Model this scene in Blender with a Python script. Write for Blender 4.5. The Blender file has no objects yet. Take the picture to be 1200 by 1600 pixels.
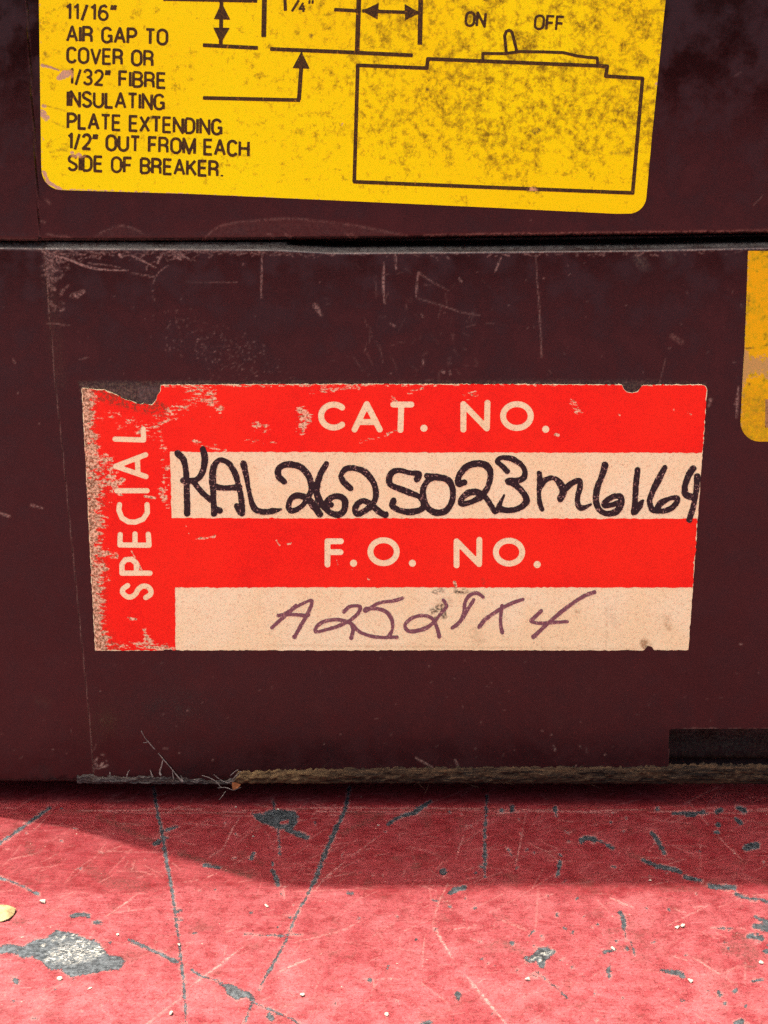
import bpy, math, random
import numpy as np

random.seed(7)
RNG = np.random.default_rng(7)
MM = 0.001
SC = bpy.context.scene
COL = SC.collection

# ------------------------------------------------------------------ camera
F_PX = 2000.0                      # focal length in photo pixels (1200 x 1600)
PITCH = math.radians(14.2)
DIST = 200.0                       # mm from lens to the front face along the axis
FLOOR_PY = 1258.0                  # photo row where the front plane would meet the surface
cp, sp = math.cos(PITCH), math.sin(PITCH)
CAM = np.array([0.0, -DIST * cp, 0.0])
CAM[2] = DIST * cp * math.tan(math.atan((FLOOR_PY - 800) / F_PX) + PITCH)   # surface is z = 0
cam_d = bpy.data.cameras.new('camera')
cam_d.sensor_fit = 'VERTICAL'
cam_d.sensor_height = 36.0
cam_d.lens = 36.0 * F_PX / 1600.0
cam_d.clip_start = 0.01
cam_d.clip_end = 50.0
cam = bpy.data.objects.new('camera', cam_d)
COL.objects.link(cam)
cam.location = CAM * MM
cam.rotation_euler = (math.pi / 2 - PITCH, 0, 0)
SC.camera = cam


def ray(px, py):
    u = (np.asarray(px, float) - 600) / F_PX
    v = (np.asarray(py, float) - 800) / F_PX
    return u, cp - v * sp, -sp - v * cp


def face(px, py, y=0.0, lean=0.0, z0=0.0):
    """photo pixel -> (x, z) in mm on the plane y - lean * (z - z0)"""
    dx, dy, dz = ray(px, py)
    t = (y + lean * (z0 - CAM[2]) - CAM[1]) / (dy + lean * dz)
    return dx * t, CAM[2] + dz * t


def flat(px, py, z=0.0):
    """photo pixel -> (x, y) in mm on the horizontal plane at height z"""
    dx, dy, dz = ray(px, py)
    t = (z - CAM[2]) / dz
    return dx * t, CAM[1] + dy * t


def proj(x, y, z):
    y = y - CAM[1]
    z = z - CAM[2]
    d = y * cp - z * sp
    return 600 + F_PX * x / d, 800 + F_PX * (-z * cp - y * sp) / d


# ------------------------------------------------------------------ sun and sky
LEAN = math.tan(math.radians(3.5))                   # forward lean added so the cover reflects the red surface, not the sky
Z_SEAM = float(face(600, 374)[1])
HEIGHT = 205.0                                       # breaker height in mm
tipx, tipy = flat(430, 1389)                         # shadow of the top left front corner
ex, ey = flat(0, 1290)
LEFT = float(ex + (ex - tipx) * (0 - ey) / (ey - tipy))   # where the diagonal shadow edge meets the front
RIGHT = 190.0
sun_dir = np.array([tipx - LEFT, tipy + LEAN * (HEIGHT - Z_SEAM), -HEIGHT])     # direction the light travels
sun_dir /= np.linalg.norm(sun_dir)
elev = math.asin(-sun_dir[2])
to_sun = -sun_dir
sun_d = bpy.data.lights.new('sun', 'SUN')
sun_d.energy = 3.1
sun_d.angle = math.radians(0.6)
sun_d.color = (1.0, 0.94, 0.86)
sun = bpy.data.objects.new('sun', sun_d)
COL.objects.link(sun)
sun.location = (-0.3, 0.3, 1.0)
from mathutils import Vector
sun.rotation_euler = Vector(sun_dir).to_track_quat('-Z', 'Y').to_euler()

world = bpy.data.worlds.new('World')
SC.world = world
world.use_nodes = True
wn = world.node_tree.nodes
wl = world.node_tree.links
sky = wn.new('ShaderNodeTexSky')
sky.sky_type = 'NISHITA'
sky.sun_disc = False
sky.sun_elevation = elev
sky.sun_rotation = math.atan2(to_sun[0], to_sun[1])
sky.air_density = 0.6
sky.dust_density = 8.0
sky.ozone_density = 0.0
wl.new(sky.outputs[0], wn['Background'].inputs[0])
wn['Background'].inputs[1].default_value = 0.15

SC.view_settings.view_transform = 'Standard'
SC.view_settings.look = 'None'
SC.view_settings.gamma = 1.0
SC.view_settings.use_curve_mapping = False
SC.view_settings.exposure = 1.5
SC.cycles.max_bounces = 8
SC.cycles.use_denoising = False


# ------------------------------------------------------------------ raster fields in photo pixels
def spline(pts, n=8):
    P = np.array(pts, float)
    if len(P) < 3:
        return P
    Q = np.vstack([2 * P[0] - P[1], P, 2 * P[-1] - P[-2]])
    out = []
    for i in range(1, len(Q) - 2):
        a, b, c, d = Q[i - 1], Q[i], Q[i + 1], Q[i + 2]
        for k in range(n):
            t = k / n
            out.append(0.5 * ((2 * b) + (c - a) * t + (2 * a - 5 * b + 4 * c - d) * t * t + (3 * b - a - 3 * c + d) * t ** 3))
    out.append(P[-1])
    return np.array(out)


def arc(cx, cy, rx, ry, a0, a1, n=28):
    t = np.radians(np.linspace(a0, a1, n))
    return np.stack([cx + rx * np.cos(t), cy + ry * np.sin(t)], 1)


class Field:
    def __init__(s, x0, y0, x1, y1, step, fill=6.0):
        s.x0, s.y0, s.step = x0, y0, step
        s.nx = int(round((x1 - x0) / step)) + 1
        s.ny = int(round((y1 - y0) / step)) + 1
        s.a = np.full((s.ny, s.nx), fill, float)

    def win(s, xa, ya, xb, yb):
        i0 = max(0, int((xa - s.x0) / s.step) - 1)
        i1 = min(s.nx, int((xb - s.x0) / s.step) + 3)
        j0 = max(0, int((ya - s.y0) / s.step) - 1)
        j1 = min(s.ny, int((yb - s.y0) / s.step) + 3)
        if i0 >= i1 or j0 >= j1:
            return None
        X, Y = np.meshgrid(s.x0 + np.arange(i0, i1) * s.step, s.y0 + np.arange(j0, j1) * s.step)
        return j0, j1, i0, i1, X, Y

    def _seg(s, p, q, ra, rb, m, cut0, cut1):
        w = s.win(min(p[0], q[0]) - m, min(p[1], q[1]) - m, max(p[0], q[0]) + m, max(p[1], q[1]) + m)
        if w is None:
            return None
        j0, j1, i0, i1, X, Y = w
        d = np.array(q, float) - p
        L = math.hypot(*d) + 1e-9
        t = ((X - p[0]) * d[0] + (Y - p[1]) * d[1]) / L
        tc = np.clip(t, 0, L)
        D = np.hypot(X - p[0] - d[0] / L * tc, Y - p[1] - d[1] / L * tc) - (ra + (rb - ra) * tc / L)
        if cut0:
            D = np.maximum(D, -t)
        if cut1:
            D = np.maximum(D, t - L)
        return (slice(j0, j1), slice(i0, i1)), D

    def line(s, pts, r, butt=False, off=0.0, carve=False):
        """union (or carve out) of a stroke; r may be one radius or one per point"""
        P = np.array(pts, float)
        R = np.full(len(P), r, float) if np.isscalar(r) else np.interp(np.linspace(0, 1, len(P)), np.linspace(0, 1, len(r)), r)
        if len(P) == 1:
            P = np.vstack([P, P + 0.01])
            R = np.array([R[0], R[0]])
        for k in range(len(P) - 1):
            o = s._seg(P[k], P[k + 1], R[k], R[k + 1], R.max() + 6, butt and k == 0, butt and k == len(P) - 2)
            if o is None:
                continue
            sl, D = o
            s.a[sl] = np.maximum(s.a[sl], -D) if carve else np.minimum(s.a[sl], D + off)

    def poly_sd(s, pts):
        P = np.array(pts, float)
        w = s.win(P[:, 0].min() - 8, P[:, 1].min() - 8, P[:, 0].max() + 8, P[:, 1].max() + 8)
        j0, j1, i0, i1, X, Y = w
        D = np.full(X.shape, 1e9)
        inside = np.zeros(X.shape, bool)
        for k in range(len(P)):
            p, q = P[k], P[(k + 1) % len(P)]
            d = q - p
            L2 = d @ d + 1e-12
            t = np.clip(((X - p[0]) * d[0] + (Y - p[1]) * d[1]) / L2, 0, 1)
            D = np.minimum(D, np.hypot(X - p[0] - d[0] * t, Y - p[1] - d[1] * t))
            if p[1] != q[1]:
                c = ((p[1] <= Y) & (Y < q[1])) | ((q[1] <= Y) & (Y < p[1]))
                xi = p[0] + (Y - p[1]) / (q[1] - p[1]) * d[0]
                inside ^= c & (X < xi)
        return (slice(j0, j1), slice(i0, i1)), np.where(inside, -D, D)

    def poly(s, pts, carve=False, off=0.0):
        sl, D = s.poly_sd(pts)
        s.a[sl] = np.maximum(s.a[sl], -D) if carve else np.minimum(s.a[sl], D + off)

    # intensity painting (for wear attributes)
    def paint(s, pts, r, v, soft=1.0):
        P = np.array(pts, float)
        R = np.full(len(P), r, float) if np.isscalar(r) else np.interp(np.linspace(0, 1, len(P)), np.linspace(0, 1, len(r)), r)
        if len(P) == 1:
            P = np.vstack([P, P + 0.01])
            R = np.array([R[0], R[0]])
        for k in range(len(P) - 1):
            o = s._seg(P[k], P[k + 1], R[k], R[k + 1], R.max() + soft + 1, False, False)
            if o is None:
                continue
            sl, D = o
            s.a[sl] = np.maximum(s.a[sl], v * np.clip(0.5 - D / soft, 0, 1))

    def fill(s, pts, v, soft=6.0):
        sl, D = s.poly_sd(pts)
        s.a[sl] = np.maximum(s.a[sl], v * np.clip(0.5 - D / soft, 0, 1))

    def sample(s, px, py):
        u = np.clip((px - s.x0) / s.step, 0, s.nx - 1.001)
        v = np.clip((py - s.y0) / s.step, 0, s.ny - 1.001)
        i = u.astype(int)
        j = v.astype(int)
        fu, fv = u - i, v - j
        a = s.a
        return (a[j, i] * (1 - fu) + a[j, i + 1] * fu) * (1 - fv) + (a[j + 1, i] * (1 - fu) + a[j + 1, i + 1] * fu) * fv


def fbm(shape, cells, octaves=4, seed=1):
    """smooth value noise on a raster, about -1..1"""
    rng = np.random.default_rng(seed)
    out = np.zeros(shape)
    amp = 1.0
    cy, cx = cells
    for _ in range(octaves):
        g = rng.uniform(-1, 1, (int(cy) + 3, int(cx) + 3))
        v = np.linspace(0, cy, shape[0])
        u = np.linspace(0, cx, shape[1])
        j = v.astype(int)
        i = u.astype(int)
        fv = (v - j)[:, None]
        fu = (u - i)[None, :]
        fv = fv * fv * (3 - 2 * fv)
        fu = fu * fu * (3 - 2 * fu)
        J, I = np.meshgrid(j, i, indexing='ij')
        out += amp * ((g[J, I] * (1 - fu) + g[J, I + 1] * fu) * (1 - fv) + (g[J + 1, I] * (1 - fu) + g[J + 1, I + 1] * fu) * fv)
        amp *= 0.5
        cy *= 2
        cx *= 2
    return out


# ------------------------------------------------------------------ meshes
def make(name, V, F, mat, parent=None, attrs=None, smooth=False, sharp=None):
    me = bpy.data.meshes.new(name)
    V = np.asarray(V, np.float64) * MM
    if isinstance(F, np.ndarray):                       # all quads
        me.vertices.add(len(V))
        me.vertices.foreach_set('co', V.astype(np.float32).ravel())
        me.loops.add(F.size)
        me.loops.foreach_set('vertex_index', F.astype(np.int32).ravel())
        me.polygons.add(len(F))
        me.polygons.foreach_set('loop_start', np.arange(0, F.size, 4, dtype=np.int32))
        me.update(calc_edges=True)
    else:
        me.from_pydata(V.tolist(), [], F)
        me.update()
    for k, a in (attrs or {}).items():
        at = me.attributes.new(k, 'FLOAT', 'POINT')
        at.data.foreach_set('value', np.asarray(a, np.float32))
    if smooth:
        me.polygons.foreach_set('use_smooth', np.ones(len(me.polygons), bool))
        if sharp:
            me.set_sharp_from_angle(angle=math.radians(sharp))
    me.materials.append(mat)
    o = bpy.data.objects.new(name, me)
    COL.objects.link(o)
    if parent:
        o.parent = parent
    return o


def march(field, y, skirt=0.0, lean=0.0):
    """region where field < 0, as a mesh on the plane depth y (mm); skirt = thickness behind it"""
    a = field.a
    ny, nx = a.shape
    ids = {}
    V = []
    S = []

    def vert(key, px, py, d):
        if key not in ids:
            ids[key] = len(V)
            V.append((px, py))
            S.append(d)
        return ids[key]

    F = []
    neg = a < 0
    cnt = neg[:-1, :-1].astype(int) + neg[1:, :-1] + neg[:-1, 1:] + neg[1:, 1:]
    J, I = np.nonzero(cnt > 0)
    st, x0, y0 = field.step, field.x0, field.y0
    for j, i in zip(J.tolist(), I.tolist()):
        c = [(j, i), (j + 1, i), (j + 1, i + 1), (j, i + 1)]     # counter-clockwise seen from the front
        f = []
        for k in range(4):
            p, q = c[k], c[(k + 1) % 4]
            dp, dq = a[p], a[q]
            if dp < 0:
                f.append(vert(p, x0 + p[1] * st, y0 + p[0] * st, dp))
            if (dp < 0) != (dq < 0):
                t = dp / (dp - dq)
                t = min(max(t, 0.02), 0.98)
                key = (p, q) if p < q else (q, p)
                f.append(vert(key, x0 + (p[1] + (q[1] - p[1]) * t) * st, y0 + (p[0] + (q[0] - p[0]) * t) * st, 0.0))
        if len(f) >= 3:
            F.append(f)
    P = np.array(V)
    X, Z = face(P[:, 0], P[:, 1], y, lean, Z_SEAM)
    W = np.stack([X, y - lean * (Z - Z_SEAM), Z], 1)
    S = np.array(S)
    if skirt:
        edges = {}
        for f in F:
            for k in range(len(f)):
                edges[(f[k], f[(k + 1) % len(f)])] = 1
        back = {}
        extra = []
        G = []
        for (p, q) in edges:
            if (q, p) in edges:
                continue
            for v in (p, q):
                if v not in back:
                    back[v] = len(W) + len(extra)
                    extra.append(v)
            G.append([q, p, back[p], back[q]])
        if extra:
            B = W[extra].copy()
            B[:, 1] += skirt
            W = np.vstack([W, B])
            P = np.vstack([P, P[extra]])
            S = np.concatenate([S, S[extra]])
        F = F + G
    return W, F, P, S


# ------------------------------------------------------------------ material helper
class Mat:
    def __init__(s, name):
        s.m = bpy.data.materials.new(name)
        s.m.use_nodes = True
        s.t = s.m.node_tree
        s.b = s.t.nodes['Principled BSDF']
        tc = s.t.nodes.new('ShaderNodeTexCoord')
        mp = s.t.nodes.new('ShaderNodeMapping')
        mp.inputs['Scale'].default_value = (1000, 1000, 1000)
        s.t.links.new(tc.outputs['Object'], mp.inputs['Vector'])
        s.co = mp.outputs['Vector']                     # object coordinates in mm

    def link(s, a, b):
        s.t.links.new(a, b)

    def setin(s, sock, v):
        if hasattr(v, 'is_output'):
            s.link(v, sock)
        else:
            sock.default_value = v

    def attr(s, n):
        a = s.t.nodes.new('ShaderNodeAttribute')
        a.attribute_name = n
        return a.outputs['Fac']

    def noise(s, scale, detail=3, rough=0.55, stretch=None, off=(0, 0, 0), dist=0.0):
        n = s.t.nodes.new('ShaderNodeTexNoise')
        n.inputs['Scale'].default_value = scale
        n.inputs['Detail'].default_value = detail
        n.inputs['Roughness'].default_value = rough
        n.inputs['Distortion'].default_value = dist
        v = s.co
        if stretch or any(off):
            mp = s.t.nodes.new('ShaderNodeMapping')
            mp.inputs['Scale'].default_value = (stretch[:3] if stretch else (1, 1, 1))
            if stretch and len(stretch) > 3:
                mp.inputs['Rotation'].default_value = stretch[3]
            mp.inputs['Location'].default_value = off
            s.link(v, mp.inputs['Vector'])
            v = mp.outputs['Vector']
        s.link(v, n.inputs['Vector'])
        return n.outputs['Fac']

    def math(s, op, a, b=0.0, c=None, clamp=False):
        n = s.t.nodes.new('ShaderNodeMath')
        n.operation = op
        n.use_clamp = clamp
        s.setin(n.inputs[0], a)
        s.setin(n.inputs[1], b)
        if c is not None:
            s.setin(n.inputs[2], c)
        return n.outputs[0]

    def ramp(s, v, lo, hi, a=0.0, b=1.0):
        n = s.t.nodes.new('ShaderNodeMapRange')
        n.interpolation_type = 'SMOOTHSTEP'
        s.setin(n.inputs['Value'], v)
        n.inputs['From Min'].default_value = lo
        n.inputs['From Max'].default_value = hi
        n.inputs['To Min'].default_value = a
        n.inputs['To Max'].default_value = b
        return n.outputs['Result']

    def mix(s, f, a, b):
        n = s.t.nodes.new('ShaderNodeMix')
        n.data_type = 'RGBA'
        s.setin(n.inputs[0], f)
        for sock, v in ((n.inputs[6], a), (n.inputs[7], b)):
            if isinstance(v, tuple) and len(v) == 3:
                v = v + (1.0,)
            s.setin(sock, v)
        return n.outputs[2]

    def base(s, v):
        if isinstance(v, tuple) and len(v) == 3:
            v = v + (1.0,)
        s.setin(s.b.inputs['Base Color'], v)

    def rough(s, v):
        s.setin(s.b.inputs['Roughness'], v)

    def spec(s, v):
        s.setin(s.b.inputs['Specular IOR Level'], v)

    def bump(s, h, dist_mm, strength=1.0):
        n = s.t.nodes.new('ShaderNodeBump')
        n.inputs['Strength'].default_value = strength
        n.inputs['Distance'].default_value = dist_mm * MM
        s.link(h, n.inputs['Height'])
        s.link(n.outputs['Normal'], s.b.inputs['Normal'])


# moulded maroon plastic: attributes wear (pale scuffs), dust (grey dust), grime (olive dirt)
def case_material():
    m = Mat('maroon_plastic')
    fine = m.noise(5.0, 4, 0.7)
    mid = m.noise(0.35, 4, 0.6)
    big = m.noise(0.05, 3, 0.5)
    c = m.mix(m.ramp(big, 0.35, 0.65), (0.0100, 0.0017, 0.0017), (0.0140, 0.0024, 0.0024))
    c = m.mix(m.ramp(mid, 0.45, 0.75, 0, 0.35), c, (0.024, 0.0068, 0.0062))
    speck = m.ramp(m.noise(2.2, 2, 0.5, off=(31, 7, 3)), 0.78, 0.82, 0, 0.5)
    c = m.mix(speck, c, (0.10, 0.05, 0.04))
    g0 = m.noise(2.4, 4, 0.75)
    g = m.math('MULTIPLY', m.attr('grime'), m.ramp(g0, 0.34, 0.56, 0.35, 1.0))
    c = m.mix(g, c, m.mix(m.ramp(g0, 0.44, 0.62), (0.010, 0.0085, 0.005), (0.085, 0.068, 0.034)))
    d = m.math('MULTIPLY', m.attr('dust'), m.ramp(m.noise(1.1, 4, 0.75, off=(5, 9, 1)), 0.30, 0.62, 0.25, 1.0))
    c = m.mix(d, c, m.mix(m.ramp(m.noise(2.0, 4, 0.75, off=(1, 2, 3)), 0.38, 0.62), (0.022, 0.019, 0.014), (0.060, 0.055, 0.043)))
    w = m.math('MULTIPLY', m.attr('wear'), m.ramp(m.noise(2.6, 4, 0.75, off=(3, 3, 3)), 0.38, 0.60, 0.10, 1.25), clamp=True)
    c = m.mix(w, c, (0.30, 0.21, 0.15))
    m.base(c)
    r = m.ramp(m.noise(0.22, 4, 0.6, off=(2, 4, 8)), 0.36, 0.64, 0.13, 0.33)
    r = m.math('ADD', r, m.math('MULTIPLY', m.math('MAXIMUM', w, m.math('MAXIMUM', d, g)), 0.4), clamp=True)
    m.rough(r)
    m.spec(0.52)
    h = m.math('ADD', m.math('MULTIPLY', m.noise(7.0, 2, 0.6), 0.35), m.math('MULTIPLY', m.noise(0.6, 3, 0.5), 0.5))
    h = m.math('ADD', h, m.math('MULTIPLY', w, 0.6))
    m.bump(h, 0.02, 0.38)
    return m.m


MAROON = case_material()


def yellow_material(name, tint, worn, seed):
    m = Mat(name)
    n1 = m.noise(0.80, 5, 0.68, off=(seed, 3, 1))
    n2 = m.noise(2.6, 3, 0.6, off=(seed, 11, 2))
    big = m.noise(0.028, 2, 0.5, off=(seed + 4, 0, 0))
    mott = m.math('ADD', m.math('MULTIPLY', n1, 0.74), m.math('MULTIPLY', n2, 0.26))
    mott = m.math('ADD', mott, m.math('MULTIPLY', m.attr('mottle'), 0.085))
    mott = m.math('ADD', mott, m.math('MULTIPLY', m.math('SUBTRACT', m.noise(0.16, 3, 0.6, off=(seed, 1, 6)), 0.5), 0.22))
    c = m.mix(m.ramp(big, 0.35, 0.65), tint, tuple(v * k for v, k in zip(tint, (1.0, 0.90, 0.8))))
    c = m.mix(m.ramp(mott, 0.50, 0.62, 0, 0.72), c, (0.50, 0.43, 0.005))
    c = m.mix(m.ramp(mott, 0.59, 0.72, 0, 0.75), c, (0.135, 0.090, 0.006))
    w = m.math('ADD', m.attr('wear'), m.math('MULTIPLY', m.math('SUBTRACT', m.noise(1.8, 4, 0.7, off=(8, seed, 0)), 0.5), 1.5))
    wm = m.math('MULTIPLY', m.ramp(w, 0.42, 0.62), m.ramp(m.attr('wear'), 0.02, 0.15))
    c = m.mix(wm, c, worn)
    g = m.math('MULTIPLY', m.attr('grime'), m.ramp(m.noise(2.0, 3, 0.7, off=(3, seed, 9)), 0.35, 0.6, 0.1, 1.0))
    c = m.mix(g, c, (0.085, 0.05, 0.02))
    m.base(c)
    m.rough(m.ramp(n1, 0.3, 0.7, 0.42, 0.58))
    m.spec(0.14)
    m.bump(m.math('ADD', n2, m.math('MULTIPLY', wm, -1.2)), 0.012, 0.5)
    return m.m


YELLOW = yellow_material('yellow_vinyl', (0.95, 0.97, 0.0005), (0.58, 0.45, 0.25), 2)
ORANGE = yellow_material('amber_vinyl', (0.76, 0.53, 0.003), (0.50, 0.36, 0.10), 17)


def yellow_ink():
    m = Mat('brown_black_print')
    n = m.noise(3.2, 3, 0.65)
    d = m.attr('density')
    lo = m.mix(m.ramp(n, 0.35, 0.7), (0.030, 0.018, 0.003), (0.085, 0.054, 0.004))
    hi = m.mix(m.ramp(n, 0.35, 0.75), (0.009, 0.006, 0.004), (0.024, 0.014, 0.004))
    c = m.mix(d, lo, hi)
    lost = m.math('MULTIPLY', m.attr('lost'), m.ramp(m.noise(2.4, 3, 0.6, off=(4, 1, 9)), 0.35, 0.5))
    c = m.mix(lost, c, (0.62, 0.42, 0.16))
    spots = m.ramp(m.noise(2.6, 3, 0.7, off=(1, 5, 9)), 0.62, 0.72, 0, 0.6)
    c = m.mix(m.math('MULTIPLY', spots, m.math('SUBTRACT', 1.0, d)), c, (0.65, 0.38, 0.01))
    m.base(c)
    m.rough(0.5)
    m.spec(0.3)
    return m.m


INK = yellow_ink()


def paper_material():
    m = Mat('aged_cream_paper')
    n1 = m.noise(2.2, 4, 0.65)
    n2 = m.noise(3.6, 3, 0.65, off=(7, 2, 1))
    c = m.mix(m.ramp(m.noise(0.09, 3, 0.6), 0.35, 0.65), (0.93, 0.92, 0.53), (0.91, 0.84, 0.44))
    c = m.mix(m.ramp(n1, 0.50, 0.72, 0, 0.55), c, (0.72, 0.54, 0.29))
    c = m.mix(m.ramp(n2, 0.57, 0.68, 0, 0.55), c, (0.42, 0.26, 0.13))
    s = m.math('MULTIPLY', m.attr('stain'), m.ramp(m.noise(1.7, 4, 0.7, off=(1, 1, 4)), 0.36, 0.6, 0.15, 1.0))
    c = m.mix(s, c, (0.30, 0.19, 0.07))
    t = m.math('MULTIPLY', m.attr('torn'), m.ramp(m.noise(2.6, 4, 0.75, off=(6, 1, 4)), 0.42, 0.56))
    c = m.mix(t, c, (0.03, 0.022, 0.012))
    m.base(c)
    m.rough(0.62)
    m.spec(0.3)
    m.bump(m.math('ADD', m.math('ADD', n2, n1), m.math('MULTIPLY', m.noise(0.22, 3, 0.6), 9.0)), 0.012, 0.7)
    return m.m


PAPER = paper_material()


def red_print_material():
    m = Mat('red_label_ink')
    n1 = m.noise(2.0, 4, 0.7, stretch=(0.55, 1, 1.3))
    n2 = m.noise(0.8, 4, 0.65, stretch=(0.6, 1, 1.5), off=(3, 3, 3))
    c = m.mix(m.ramp(m.noise(3.5, 3, 0.6), 0.35, 0.7), (0.95, 0.015, 0.0025), (0.82, 0.009, 0.002))
    c = m.mix(m.ramp(m.noise(0.35, 4, 0.7, off=(5, 5, 5)), 0.45, 0.68, 0, 0.55), c, (0.74, 0.010, 0.0025))
    c = m.mix(m.ramp(m.noise(0.06, 2, 0.5), 0.35, 0.65, 0, 0.5), c, (0.95, 0.026, 0.004))
    w = m.math('ADD', m.attr('wear'), m.math('MULTIPLY', m.math('SUBTRACT', m.math('ADD', m.math('MULTIPLY', n1, 0.55), m.math('MULTIPLY', n2, 0.45)), 0.5), 2.4))
    wm = m.math('MULTIPLY', m.ramp(w, 0.47, 0.62), m.ramp(m.attr('wear'), 0.02, 0.12))
    worn = m.mix(m.ramp(m.noise(2.4, 4, 0.7, off=(9, 1, 2)), 0.45, 0.60), (0.90, 0.66, 0.38), (0.30, 0.155, 0.06))
    c = m.mix(wm, c, worn)
    dark = m.math('MULTIPLY', m.attr('dirt'), m.ramp(m.noise(2.6, 4, 0.75, off=(2, 8, 2)), 0.47, 0.56))
    c = m.mix(dark, c, (0.10, 0.055, 0.02))
    m.base(c)
    m.rough(0.5)
    m.spec(0.3)
    m.bump(m.math('ADD', m.noise(4.5, 3, 0.6), m.math('ADD', m.math('MULTIPLY', wm, -0.8), m.math('MULTIPLY', m.noise(0.22, 3, 0.6), 9.0))), 0.012, 0.7)
    return m.m


REDINK = red_print_material()


def marker_material(name, dark, pale, loss):
    m = Mat(name)
    n = m.noise(3.4, 3, 0.65)
    n2 = m.noise(1.0, 3, 0.6, off=(4, 4, 4))
    c = m.mix(m.math('MULTIPLY', m.attr('density'), m.ramp(n2, 0.25, 0.7, 1.15, 0.75), clamp=True), pale, dark)
    lost = m.math('MULTIPLY', m.ramp(n, loss, loss + 0.07), m.ramp(n2, 0.42, 0.58, 0.0, 0.9))
    c = m.mix(lost, c, (0.55, 0.36, 0.27))
    m.base(c)
    m.rough(0.5)
    m.spec(0.2)
    m.bump(n, 0.008, 0.5)
    return m.m


MARKER = marker_material('black_marker', (0.0050, 0.0042, 0.0050), (0.024, 0.017, 0.018), 0.585)
MARKER2 = marker_material('faded_purple_marker', (0.010, 0.006, 0.008), (0.20, 0.095, 0.105), 0.55)


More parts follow.
